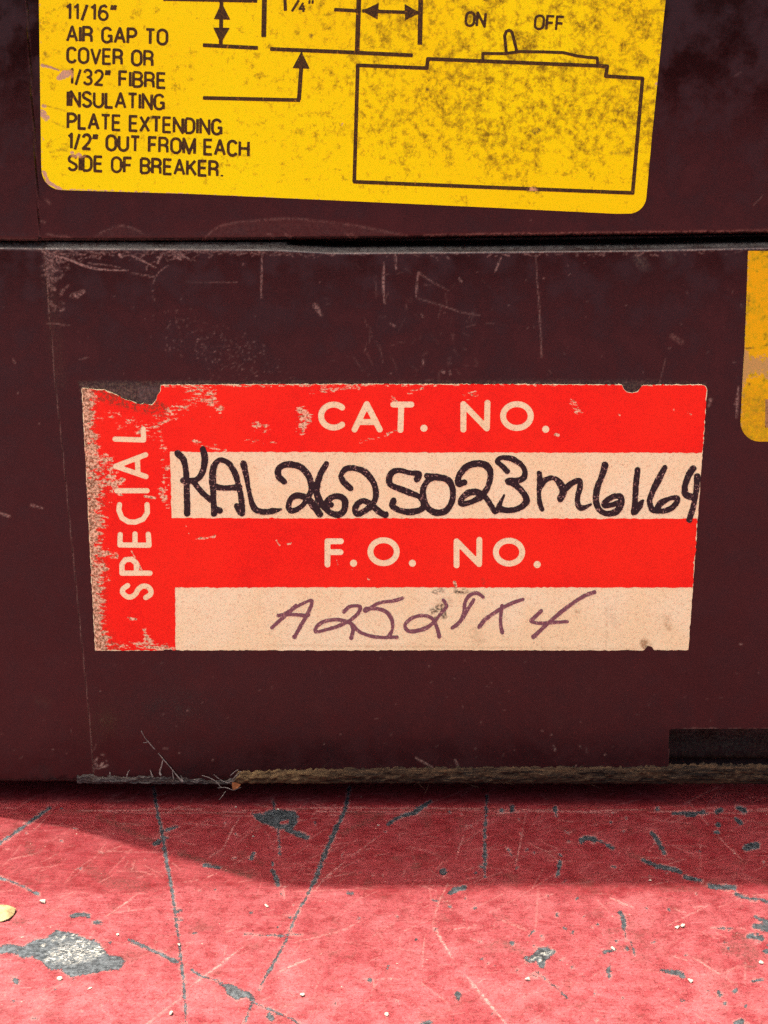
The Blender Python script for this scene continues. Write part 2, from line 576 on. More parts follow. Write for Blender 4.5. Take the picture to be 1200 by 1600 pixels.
def floor_material():
    m = Mat('worn_red_enamel')
    n1 = m.noise(0.45, 5, 0.68)
    n2 = m.noise(2.3, 5, 0.75)
    n3 = m.noise(3.4, 3, 0.7, off=(9, 4, 0))
    st = m.noise(0.9, 5, 0.7, stretch=(0.35, 1.5, 1, (0, 0, 0.75)))
    st2 = m.noise(1.3, 4, 0.7, stretch=(0.22, 1.7, 1, (0, 0, -0.35)), off=(3, 8, 0))
    c = m.mix(m.ramp(n1, 0.38, 0.64), (0.120, 0.0072, 0.0088), (0.160, 0.0130, 0.0140))
    c = m.mix(m.ramp(st, 0.47, 0.66, 0, 0.60), c, (0.215, 0.026, 0.030))
    c = m.mix(m.math('MULTIPLY', m.attr('front_pink'), m.ramp(n1, 0.32, 0.60, 0.35, 1.0)), c, (0.270, 0.056, 0.060))
    ck = m.math('MULTIPLY_ADD', m.attr('front_pink'), 0.75, 0.25)
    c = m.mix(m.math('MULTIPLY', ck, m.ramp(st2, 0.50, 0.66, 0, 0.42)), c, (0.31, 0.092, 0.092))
    c = m.mix(m.ramp(m.noise(0.7, 5, 0.7, off=(1, 9, 0)), 0.52, 0.66, 0, 0.45), c, (0.190, 0.017, 0.021))
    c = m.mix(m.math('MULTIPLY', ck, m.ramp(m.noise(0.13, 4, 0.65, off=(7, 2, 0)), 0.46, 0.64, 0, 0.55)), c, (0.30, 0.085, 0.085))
    c = m.mix(m.ramp(m.noise(0.21, 4, 0.65, off=(1, 5, 0)), 0.50, 0.66, 0, 0.5), c, (0.150, 0.012, 0.016))
    c = m.mix(m.ramp(n2, 0.47, 0.66, 0, 0.72), c, (0.070, 0.0070, 0.0068))
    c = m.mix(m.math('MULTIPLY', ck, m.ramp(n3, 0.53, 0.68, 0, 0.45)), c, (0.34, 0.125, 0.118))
    c = m.mix(m.ramp(m.noise(0.16, 5, 0.7, off=(5, 1, 0)), 0.54, 0.70, 0, 0.40), c, (0.070, 0.024, 0.016))
    p = m.math('MULTIPLY', m.attr('pale'), m.ramp(m.noise(1.9, 4, 0.75, off=(1, 7, 0)), 0.40, 0.58, 0.0, 1.15), clamp=True)
    c = m.mix(p, c, (0.39, 0.185, 0.155))
    h = m.math('MULTIPLY', m.attr('scuff'), m.ramp(n2, 0.38, 0.6, 0.1, 1.0))
    c = m.mix(h, c, (0.034, 0.024, 0.014))
    ragged_ = m.math('ADD', m.math('MULTIPLY', m.math('SUBTRACT', m.noise(0.75, 5, 0.8, off=(2, 0, 3)), 0.5), 15.0), m.math('MULTIPLY', m.math('SUBTRACT', n3, 0.5), 8.0))
    ch = m.math('ADD', m.attr('chip'), ragged_)
    cm = m.ramp(ch, 0.6, -0.9)
    rim = m.math('MULTIPLY', m.math('MULTIPLY', m.ramp(ch, 2.2, 0.9), m.math('SUBTRACT', 1.0, cm)), m.ramp(n1, 0.42, 0.58, 0.0, 0.6))
    c = m.mix(rim, c, (0.34, 0.15, 0.125))
    grey = m.mix(m.ramp(m.noise(1.3, 4, 0.7, off=(4, 4, 0)), 0.34, 0.68), (0.048, 0.055, 0.058), (0.150, 0.170, 0.178))
    c = m.mix(cm, c, grey)
    b0 = m.noise(1.9, 4, 0.7, stretch=(0.8, 1.5, 1, (0, 0, 0.5)), off=(3, 3, 0))
    bare = m.math('MULTIPLY', m.math('MULTIPLY', m.attr('bare'), cm), m.ramp(b0, 0.46, 0.58))
    c = m.mix(bare, c, (0.50, 0.48, 0.40))
    grit = m.ramp(m.noise(1.25, 2, 0.5, off=(17, 2, 0)), 0.74, 0.77, 0, 0.8)
    c = m.mix(grit, c, (0.40, 0.27, 0.20))
    m.base(c)
    m.setin(m.b.inputs['Metallic'], m.math('SUBTRACT', m.math('MULTIPLY', cm, 0.86), m.math('MULTIPLY', bare, 0.6), clamp=True))
    r = m.ramp(n1, 0.3, 0.7, 0.38, 0.58)
    m.rough(m.math('ADD', r, m.math('MULTIPLY', cm, 0.05), clamp=True))
    m.spec(0.36)
    hh = m.math('ADD', m.math('MULTIPLY', n2, 0.7), m.math('MULTIPLY', n1, 0.5))
    hh = m.math('ADD', hh, m.math('MULTIPLY', cm, -3.2))
    hh = m.math('ADD', hh, m.math('MULTIPLY', bare, 1.4))
    hh = m.math('ADD', hh, m.math('MULTIPLY', p, -0.5))
    m.bump(hh, 0.07, 0.7)
    return m.m


FLOORMAT = floor_material()


def simple(name, c1, c2, scale, rough=0.75, bump=0.05, spec=0.3):
    m = Mat(name)
    n = m.noise(scale, 4, 0.7)
    m.base(m.mix(m.ramp(n, 0.35, 0.66), c1, c2))
    m.rough(rough)
    m.spec(spec)
    m.bump(n, bump, 0.6)
    return m.m


FIBRE = None


def fibre_material():
    m = Mat('frayed_brown_fibre')
    a = m.noise(1.2, 5, 0.75, stretch=(0.17, 1, 2.4), dist=0.5)
    b = m.noise(3.0, 3, 0.7)
    c = m.mix(m.ramp(a, 0.38, 0.60), (0.0085, 0.0055, 0.0032), (0.060, 0.033, 0.015))
    c = m.mix(m.ramp(a, 0.58, 0.74, 0, 0.8), c, (0.185, 0.100, 0.043))
    c = m.mix(m.ramp(b, 0.58, 0.74, 0, 0.6), c, (0.02, 0.014, 0.011))
    c = m.mix(m.attr('pale'), c, (0.19, 0.118, 0.048))
    c = m.mix(m.attr('grey'), c, m.mix(m.ramp(b, 0.3, 0.7), (0.030, 0.025, 0.021), (0.115, 0.097, 0.082)))
    m.base(c)
    m.rough(0.85)
    m.spec(0.2)
    m.bump(m.math('ADD', a, b), 0.22, 1.0)
    return m.m


FIBRE = fibre_material()
THREAD = simple('pale_thread', (0.10, 0.082, 0.066), (0.25, 0.21, 0.17), 2.0, 0.7, 0.02)
RUST = simple('rusty_flake', (0.33, 0.12, 0.035), (0.20, 0.07, 0.02), 2.0, 0.8, 0.05)
CRUMB = simple('pale_grit', (0.46, 0.42, 0.34), (0.27, 0.22, 0.16), 2.5, 0.7, 0.05)
LEAF = simple('dry_leaf', (0.33, 0.27, 0.125), (0.20, 0.15, 0.06), 0.9, 0.7, 0.06)

# ------------------------------------------------------------------ the painted surface
Z1, Z2, Z3, Z4 = (0, 1240), (300, 1240), (600, 1240), (900, 1240)


def q(o, pts, s=4.0):
    return [(o[0] + x / s, o[1] + y / s) for x, y in pts]


chip = Field(-60, 1150, 1260, 1660, 1.0, fill=9.0)
bare = Field(-60, 1150, 1260, 1660, 1.0, fill=0.0)
pale = Field(-60, 1150, 1260, 1660, 1.0, fill=0.0)
scuff = Field(-60, 1150, 1260, 1660, 1.0, fill=0.0)
front_pink = Field(-60, 1150, 1260, 1660, 1.0, fill=0.0)

chip.poly(q(Z1, [(-200, 960), (0, 955), (60, 940), (150, 955), (230, 910), (300, 900), (350, 850), (420, 860), (460, 880), (540, 900), (600, 920), (640, 960), (680, 1010), (760, 1020), (790, 1045), (740, 1100), (640, 1105), (560, 1130), (440, 1145), (380, 1100), (320, 1110), (260, 1050), (200, 1020), (140, 1030), (90, 1000), (0, 1000), (-200, 1010)]))
for k in range(26):
    a, b = RNG.uniform(250, 650), RNG.normal(1000, 42)
    b = b - (a - 430) * 0.06
    l = RNG.uniform(15, 60)
    bare.paint(q(Z1, [(a, b), (a + l, b - l * 0.7)]), RNG.uniform(1.5, 3.4), RNG.uniform(0.6, 1), 3)
bare.fill(q(Z1, [(300, 1000), (380, 950), (480, 930), (600, 960), (580, 1030), (440, 1060), (340, 1050)]), 0.62, 12)
CH = [
    (Z1, [(450, 765), (500, 755), (550, 760)], 4), (Z1, [(590, 805), (640, 815)], 3), (Z1, [(95, 1165), (105, 1180)], 4),
    (Z1, [(960, -40), (985, 120), (1010, 230), (1035, 380), (1060, 520), (1085, 680), (1110, 860), (1130, 1020), (1145, 1150), (1155, 1300), (1165, 1440)], [2.4, 3.2, 4.2, 4.2, 3.2, 3.0, 2.8, 2.6, 2.0, 1.4]),
    (Z1, [(1095, 745), (1130, 725)], 3), (Z1, [(800, 915), (870, 940), (950, 980), (1020, 1010), (1070, 1040), (1110, 1055)], 2.6),
    (Z1, [(310, 90), (200, 170), (100, 240), (-60, 350)], 2.6), (Z1, [(970, 315), (1000, 300)], 4), (Z1, [(1040, 230), (1105, 205)], 2.6),
    (Z1, [(-30, 520), (60, 545), (130, 575), (240, 630)], 1.9),
    (Z2, [(600, 225), (660, 250), (715, 275)], 4.5), (Z2, [(540, 230), (545, 300), (550, 380)], 1.4), (Z2, [(505, 485), (525, 520), (538, 565)], 4.2),
    (Z2, [(508, 50), (515, 100)], 1.8), (Z2, [(985, -40), (955, 100), (910, 200), (860, 310), (810, 430), (775, 530), (750, 570)], [3, 4.4, 4.6, 4.4, 3.4]),
    (Z2, [(750, 570), (720, 640), (660, 740), (610, 860), (560, 970), (500, 1080), (440, 1180), (420, 1230)], [2.4, 2.0, 2.2, 2.6, 2.2, 0.8]),
    (Z2, [(330, 877), (450, 885), (540, 885), (620, 880), (690, 880)], [0.6, 1.0, 1.7, 1.5, 0.4]), (Z2, [(540, 890), (565, 888)], 3),
    (Z2, [(0, 1105), (60, 1140), (150, 1170), (200, 1200)], 2.2), (Z2, [(400, 1310), (480, 1350), (560, 1380), (640, 1420), (700, 1470)], 2.0),
    (Z2, [(480, 1385), (500, 1405)], 4), (Z2, [(370, 1320), (330, 1430), (310, 1500)], 1.7), (Z2, [(370, 400), (385, 375)], 3), (Z2, [(80, 450), (170, 465)], 3),
    (Z2, [(1105, 1160), (1112, 1165)], 3), (Z2, [(1045, 780)], 2.6), (Z2, [(975, 620), (1000, 625)], 2),
    (Z3, [(25, 190), (90, 150), (180, 120), (230, 90), (290, 50)], [3, 4, 4.5, 5, 3]), (Z3, [(642, 20), (636, 150), (630, 250), (630, 400), (632, 520)], [2, 3.2, 2.6, 3, 1.6]),
    (Z3, [(735, 105)], 3.6), (Z3, [(800, 80), (800, 108)], 3.2), (Z3, [(1070, 90), (1075, 130)], 3), (Z3, [(1102, 430), (1080, 515)], [5, 3]),
    (Z3, [(370, 490)], 6), (Z3, [(830, 465)], 2.6), (Z3, [(770, 340), (800, 390)], 1.0), (Z3, [(415, 620), (460, 595), (500, 588)], 4.2), (Z3, [(510, 655)], 2),
    (Z3, [(415, 710)], 3), (Z3, [(795, 935), (805, 940)], 3), (Z3, [(890, 1030), (900, 1050)], 3), (Z3, [(460, 1250), (465, 1275)], 4.5), (Z3, [(950, 1110), (1060, 1200), (1160, 1290)], 0.9),
    (Z3, [(570, 715)], 2), (Z3, [(905, 890), (935, 860)], 1.4), (Z3, [(200, 915)], 2), (Z3, [(240, 1440), (290, 1430)], 3),
    (Z4, [(510, 100)], 3.6), (Z4, [(610, 125), (700, 120), (800, 115)], 2.4), (Z4, [(700, 135), (740, 132)], 4), (Z4, [(880, 110), (905, 105)], 3.6), (Z4, [(1015, 90), (1050, 105)], 5),
    (Z4, [(1000, 160), (1028, 180)], 3.6), (Z4, [(890, 195)], 3.6), (Z4, [(875, 240), (890, 245)], 3), (Z4, [(472, 245), (510, 290), (550, 368)], 3.4), (Z4, [(35, 292), (70, 278), (115, 290)], 5),
    (Z4, [(150, 300), (230, 340)], 2), (Z4, [(420, 415), (500, 450), (580, 470), (650, 490)], 3.6), (Z4, [(680, 520), (780, 545)], 3), (Z4, [(840, 578), (920, 585), (990, 585)], 4.4),
    (Z4, [(1000, 625), (1080, 655), (1150, 660), (1220, 690)], 2.4), (Z4, [(1065, 340), (1130, 322)], 6), (Z4, [(278, 745), (295, 780), (300, 835)], 4.2), (Z4, [(302, 845), (312, 920)], 0.9),
    (Z4, [(345, 930), (370, 1015)], 1.5), (Z4, [(320, 965)], 3), (Z4, [(175, 990), (240, 978)], 3.2), (Z4, [(210, 1075), (205, 1110), (208, 1150)], [2, 5.5, 2.5]), (Z4, [(580, 725)], 3),
    (Z4, [(135, 815)], 3), (Z4, [(530, 1100), (580, 1115)], 3), (Z4, [(600, 1115), (640, 1118), (665, 1132)], 5), (Z4, [(1120, 830), (1230, 850)], 6), (Z4, [(1080, 890), (1160, 908)], 5),
    (Z4, [(1125, 772), (1190, 800)], 4), (Z4, [(1110, 1172), (1160, 1162)], 3.4), (Z4, [(890, 1238), (898, 1258)], 4), (Z4, [(985, 1235), (1000, 1225)], 3), (Z4, [(1000, 1432), (1035, 1428)], 5),
    (Z4, [(850, 840), (1060, 845)], 0.9), (Z4, [(1185, 985), (1230, 990)], 4), (Z4, [(1060, 1330)], 2), (Z4, [(930, 1310)], 3), (Z4, [(490, 925)], 2),
]
for o, p, r in CH:
    chip.line(spline(q(o, p), 4), [v * .70 for v in r] if isinstance(r, list) else r * .85)
chip.poly(q(Z2, [(370, 120), (440, 125), (480, 105), (560, 100), (640, 110), (665, 140), (655, 180), (640, 205), (610, 215), (560, 228), (500, 208), (440, 185), (400, 160)]))
chip.line(q(Z2, [(560, 180), (600, 178)]), 2.2, carve=True)
chip.poly(q(Z2, [(200, 1190), (260, 1190), (300, 1220), (350, 1240), (390, 1270), (400, 1310), (370, 1310), (340, 1275), (270, 1290), (220, 1250)]))
chip.poly(q(Z3, [(920, 1010), (960, 970), (1020, 955), (1075, 985), (1040, 1020), (1010, 1040), (1000, 1090), (970, 1085), (950, 1050), (900, 1060), (880, 1060)]))
for p in [(925, 1045), (945, 1030), (970, 1020), (990, 1003), (1010, 998), (1030, 1000), (1050, 985), (1064, 985), (975, 1040)]:
    bare.paint(q(Z3, [p]), 2.6, 1.0, 2)
for o, p, r, v in [
    (Z1, [(620, 150), (780, 220), (950, 300)], 3.5, .6), (Z1, [(1120, 370), (1240, 410), (1400, 470), (1560, 520)], 3.5, .6), (Z1, [(180, 320), (190, 360)], 6, .4), (Z1, [(90, 800), (150, 800)], 5, .4), (Z1, [(560, 470), (700, 560), (900, 580)], 9, .3),
    (Z2, [(940, 250), (1060, 190), (1150, 150)], 4, .5), (Z2, [(970, 120), (1190, 130)], 3, .45), (Z2, [(400, 420), (440, 435)], 4, .4), (Z3, [(470, 230), (490, 200)], 4, .4), (Z3, [(190, 460), (210, 450)], 6, .5), (Z3, [(190, 400), (270, 390)], 3, .35),
    (Z3, [(250, 130), (270, 190)], 8, .35), (Z3, [(350, 640), (400, 700)], 4, .4), (Z3, [(760, 940), (860, 990), (900, 1050)], 5, .5), (Z3, [(700, 770), (770, 780)], 5, .3), (Z3, [(500, 940), (540, 90)], 1, .0),
    (Z4, [(950, 960), (1080, 1000), (1090, 1060)], 12, .4), (Z4, [(1000, 890), (1100, 900)], 6, .5), (Z4, [(200, 860), (250, 860)], 5, .4), (Z4, [(270, 970), (330, 965)], 5, .5), (Z4, [(210, 900), (210, 960)], 3, .4), (Z4, [(340, 380), (420, 410)], 4, .5),
    (Z4, [(340, 225)], 5, .4), (Z4, [(700, 240)], 4, .4), (Z4, [(540, 590), (760, 600)], 5, .35), (Z4, [(330, 780), (360, 820)], 5, .3), (Z1, [(380, 110), (560, 110)], 4, .35), (Z1, [(710, 130), (715, 200)], 3, .5), (Z1, [(770, 190), (900, 190)], 1.2, .6)]:
    scuff.paint(spline(q(o, p), 4), r, v, 5)
# long worn rub along the row where cases have been dragged
for k in range(70):
    x = RNG.uniform(-40, 1200)
    y = 1262 + abs(RNG.normal(0, 6))
    l = RNG.uniform(15, 120)
    (pale if RNG.random() < .65 else scuff).paint([(x, y), (x + l, y + RNG.uniform(-2, 2))], RNG.uniform(.4, 1.0), RNG.uniform(.25, .7), 1.4)
PS = [
    (Z1, [(655, 775), (760, 700), (870, 620)], 1.5, .8), (Z1, [(720, 745), (960, 715)], 1.0, .6), (Z1, [(900, 1450), (1140, 1270)], 2.0, .8), (Z1, [(50, 415), (240, 375)], 1.0, .6), (Z1, [(820, 480), (845, 420)], 1.4, .8), (Z1, [(1150, 190), (1200, 175)], 1, .7),
    (Z1, [(1020, 135), (1100, 90), (1180, 80)], .8, .6), (Z1, [(20, 350), (60, 347)], 1, .7), (Z1, [(560, 910), (590, 860)], 1.6, .6), (Z1, [(980, 900), (960, 960)], 1, .6),
    (Z2, [(-10, 1205), (120, 1110), (220, 1030), (330, 950)], 2.0, .85), (Z2, [(550, 1110), (650, 1065), (745, 1028)], 2.0, .85), (Z2, [(640, 930), (800, 890), (950, 850), (1060, 790)], 1.3, .6), (Z2, [(200, 335), (240, 250), (305, 135)], 1.5, .75), (Z2, [(110, 400), (200, 345)], 1.0, .7),
    (Z2, [(800, 560), (870, 495), (960, 425)], 1.6, .75), (Z2, [(990, 395), (1080, 330), (1180, 255)], 1.0, .6), (Z2, [(265, 440), (320, 410), (380, 385)], .9, .6), (Z2, [(770, 610), (800, 560)], 2, .6), (Z2, [(570, 600), (580, 660)], 3, .7), (Z2, [(100, 520), (150, 500)], 2.5, .6),
    (Z2, [(750, 130), (900, 70)], 1.0, .6), (Z2, [(200, 1010), (215, 960)], 1.4, .7), (Z2, [(770, 1220), (790, 1180)], 1.5, .6), (Z2, [(1130, 1230), (1130, 1160)], 1.2, .6), (Z2, [(340, 870), (450, 860)], 1, .6), (Z2, [(480, 920), (530, 920)], 3, .7),
    (Z3, [(310, 835), (350, 900), (430, 1030)], 2.6, .9), (Z3, [(520, 1150), (640, 1290), (770, 1450)], 3.0, .85), (Z3, [(820, 450), (845, 350), (868, 220)], 1.2, .9), (Z3, [(868, 220), (885, 140), (905, 70)], .9, .5), (Z3, [(130, 860), (290, 785)], 1.3, .7), (Z3, [(300, 820), (340, 690), (400, 560)], 1.3, .7),
    (Z3, [(740, 795), (890, 855)], 1.4, .7), (Z3, [(240, 1080), (245, 960), (258, 880)], 1.5, .6), (Z3, [(450, 410), (475, 330), (500, 260)], .9, .7), (Z3, [(500, 230), (590, 190)], .9, .6), (Z3, [(100, 290), (95, 250)], .9, .5), (Z3, [(160, 330), (330, 380)], .8, .5), (Z3, [(900, 310), (1010, 360), (1080, 410)], 1.0, .5),
    (Z3, [(945, 830), (965, 590)], 1.6, .5), (Z3, [(440, 850), (520, 830)], 3, .6), (Z3, [(220, 570), (330, 610)], 1.0, .6), (Z3, [(130, 480), (125, 520)], .9, .6), (Z3, [(100, 890), (95, 1000)], 1.6, .5), (Z3, [(540, 910), (620, 930)], 2, .6), (Z3, [(210, 1170), (350, 1270), (400, 1310)], 1.8, .5),
    (Z4, [(215, 650), (300, 690), (360, 710)], 2.0, .8), (Z4, [(130, 660), (210, 745)], 1.3, .7), (Z4, [(770, 130), (830, 195)], 1.4, .6), (Z4, [(890, 270), (960, 340), (1040, 415)], .9, .7), (Z4, [(580, 440), (690, 410)], .9, .6), (Z4, [(730, 1020), (850, 1100), (920, 1140)], 1.8, .7), (Z4, [(940, 1150), (1010, 1200)], 1.4, .6),
    (Z4, [(940, 1120), (1020, 1070)], 1.6, .7), (Z4, [(620, 720), (690, 745)], 1.6, .7), (Z4, [(740, 715), (790, 708)], 1.6, .8), (Z4, [(560, 835), (660, 780), (840, 690)], 1.2, .6), (Z4, [(780, 480), (775, 320)], .9, .5), (Z4, [(760, 320), (830, 335)], .9, .6), (Z4, [(470, 160), (720, 185)], .8, .5),
    (Z4, [(1060, 1060), (1060, 1200)], 1.4, .7), (Z4, [(630, 340), (740, 380)], 1.2, .5), (Z4, [(700, 50), (760, 120)], .9, .5), (Z4, [(880, 870), (940, 895)], 1.5, .6), (Z4, [(1030, 690), (1035, 640)], 1, .5), (Z4, [(620, 1020), (690, 1040)], 4, .6), (Z4, [(750, 1380), (830, 1440)], 2, .6)]
for o, p, r, v in PS:
    C_ = spline(q(o, p), 8)
    C_ = C_ + RNG.normal(0, .35, C_.shape)
    n_ = len(C_)
    taper = np.sin(np.linspace(.12, .96, n_) * math.pi) ** .6
    pale.paint(C_, r * .68 * taper * RNG.uniform(.5, 1.25, n_), v, 1.5)
    for _ in range(3):                                  # feathered side scratches
        f_ = RNG.uniform(0, .6)
        i_ = int(f_ * n_)
        j_ = min(n_, i_ + max(3, n_ // 3))
        pale.paint(C_[i_:j_] + RNG.normal(0, r * .9, 2), .3, v * RNG.uniform(.3, .8), 1.2)
for k in range(1500):                                    # fine hairline scratches everywhere
    x, y = RNG.uniform(-50, 1250), RNG.uniform(1240, 1650)
    ang = RNG.choice([RNG.normal(-0.65, 0.3), RNG.uniform(-1.57, 1.57), RNG.normal(0.05, .12)], p=[.5, .25, .25])
    l = RNG.gamma(2.0, 14)
    bend = RNG.normal(0, .1)
    pts = [(x + t * l * math.cos(ang + bend * t), y + t * l * math.sin(ang + bend * t) * 0.65) for t in np.linspace(0, 1, 4)]
    (pale if RNG.random() < .78 else scuff).paint(pts, RNG.uniform(.2, .6), RNG.uniform(.10, .50), 1.3)
for k in range(260):                                    # tiny chips
    x, y = RNG.uniform(-50, 1250), RNG.uniform(1262, 1650)
    if RNG.random() < 0.55 and x < 700:
        continue
    chip.line([(x, y), (x + RNG.normal(0, 3), y + RNG.normal(0, 1.5))], RNG.uniform(.2, 1.3), off=0.3)
# paler, pinker paint colour below a wavering row, stronger towards the front of the sheet
X, Y = np.meshgrid(front_pink.x0 + np.arange(front_pink.nx), front_pink.y0 + np.arange(front_pink.ny))
edge = 1388 + 7 * fbm(front_pink.a.shape, (6, 20), 4, 3)
front_pink.a = np.clip(np.clip((Y - edge) / 26 + 0.12, 0, .62) + np.clip((Y - edge) / 420, 0, .5), 0, 1) * np.clip(0.78 + 0.28 * fbm(front_pink.a.shape, (9, 26), 4, 5), 0.15, 1)

xs = np.concatenate([[-1500, -700, -350, -180, -110], np.arange(-78, 78.01, 0.16), [110, 180, 350, 700, 1500]])
ys = np.concatenate([[-1500, -700, -350, -180, -100, -75], np.arange(-63, 14.01, 0.2), [30, 70, 140, 300, 700, 1500]])
GX, GY = np.meshgrid(xs, ys)
PX, PY = proj(GX, GY, np.zeros_like(GX))
ok = (PX > -55) & (PX < 1255) & (PY > 1152) & (PY < 1655) & (GY > -70) & (GY < 20)
GZ = np.zeros_like(GX)
vis = np.abs(GX) < 80
n = len(xs)
idx = np.arange(GX.size).reshape(GX.shape)
quads = np.stack([idx[:-1, :-1], idx[:-1, 1:], idx[1:, 1:], idx[1:, :-1]], -1).reshape(-1, 4)


def samp(f, default):
    return np.where(ok, f.sample(PX, PY), default).ravel()


front_pink_far = np.where(GY < -20, 0.7, 0.2)
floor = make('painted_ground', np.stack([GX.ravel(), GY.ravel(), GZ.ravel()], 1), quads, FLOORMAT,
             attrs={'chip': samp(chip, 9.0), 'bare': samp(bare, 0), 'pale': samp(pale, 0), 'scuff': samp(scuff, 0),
                    'front_pink': np.where(ok, front_pink.sample(PX, PY), front_pink_far).ravel()})
floor['kind'] = 'structure'
floor['label'] = 'scratched red painted metal surface with grey chips under the breaker'

# ------------------------------------------------------------------ circuit breaker
breaker = bpy.data.objects.new('circuit_breaker', None)
COL.objects.link(breaker)
breaker.empty_display_size = 0.02
breaker['label'] = 'maroon moulded plastic circuit breaker with yellow and red labels on a red surface'
breaker['category'] = 'circuit breaker'
DEPTH = 110.0


def lerp(pts):
    xs_, ys_ = zip(*pts)
    return lambda v: np.interp(v, xs_, ys_)


low_top = lerp([(-400, 377), (0, 378.5), (300, 379), (455, 379), (800, 375), (1200, 370), (1900, 362)])      # top of the lower case (row)
low_front = lerp([(-400, 388), (0, 389), (65, 390), (300, 391), (430, 392), (520, 397), (800, 395), (1000, 393), (1200, 389), (1900, 383)])
up_bot = lerp([(-400, 374), (0, 376), (70, 377.2), (300, 376.6), (455, 375.5), (640, 373), (700, 371.5), (1000, 367.5), (1200, 365), (1900, 358)])
edge_low = lerp([(360, 66), (390, 68), (480, 76), (600, 86), (720, 99), (850, 112), (1000, 127), (1140, 141), (1225, 147), (1300, 152)])   # row -> px
edge_up = lerp([(-600, 16), (-200, 30), (0, 40), (200, 51), (300, 57), (372, 60), (400, 61)])

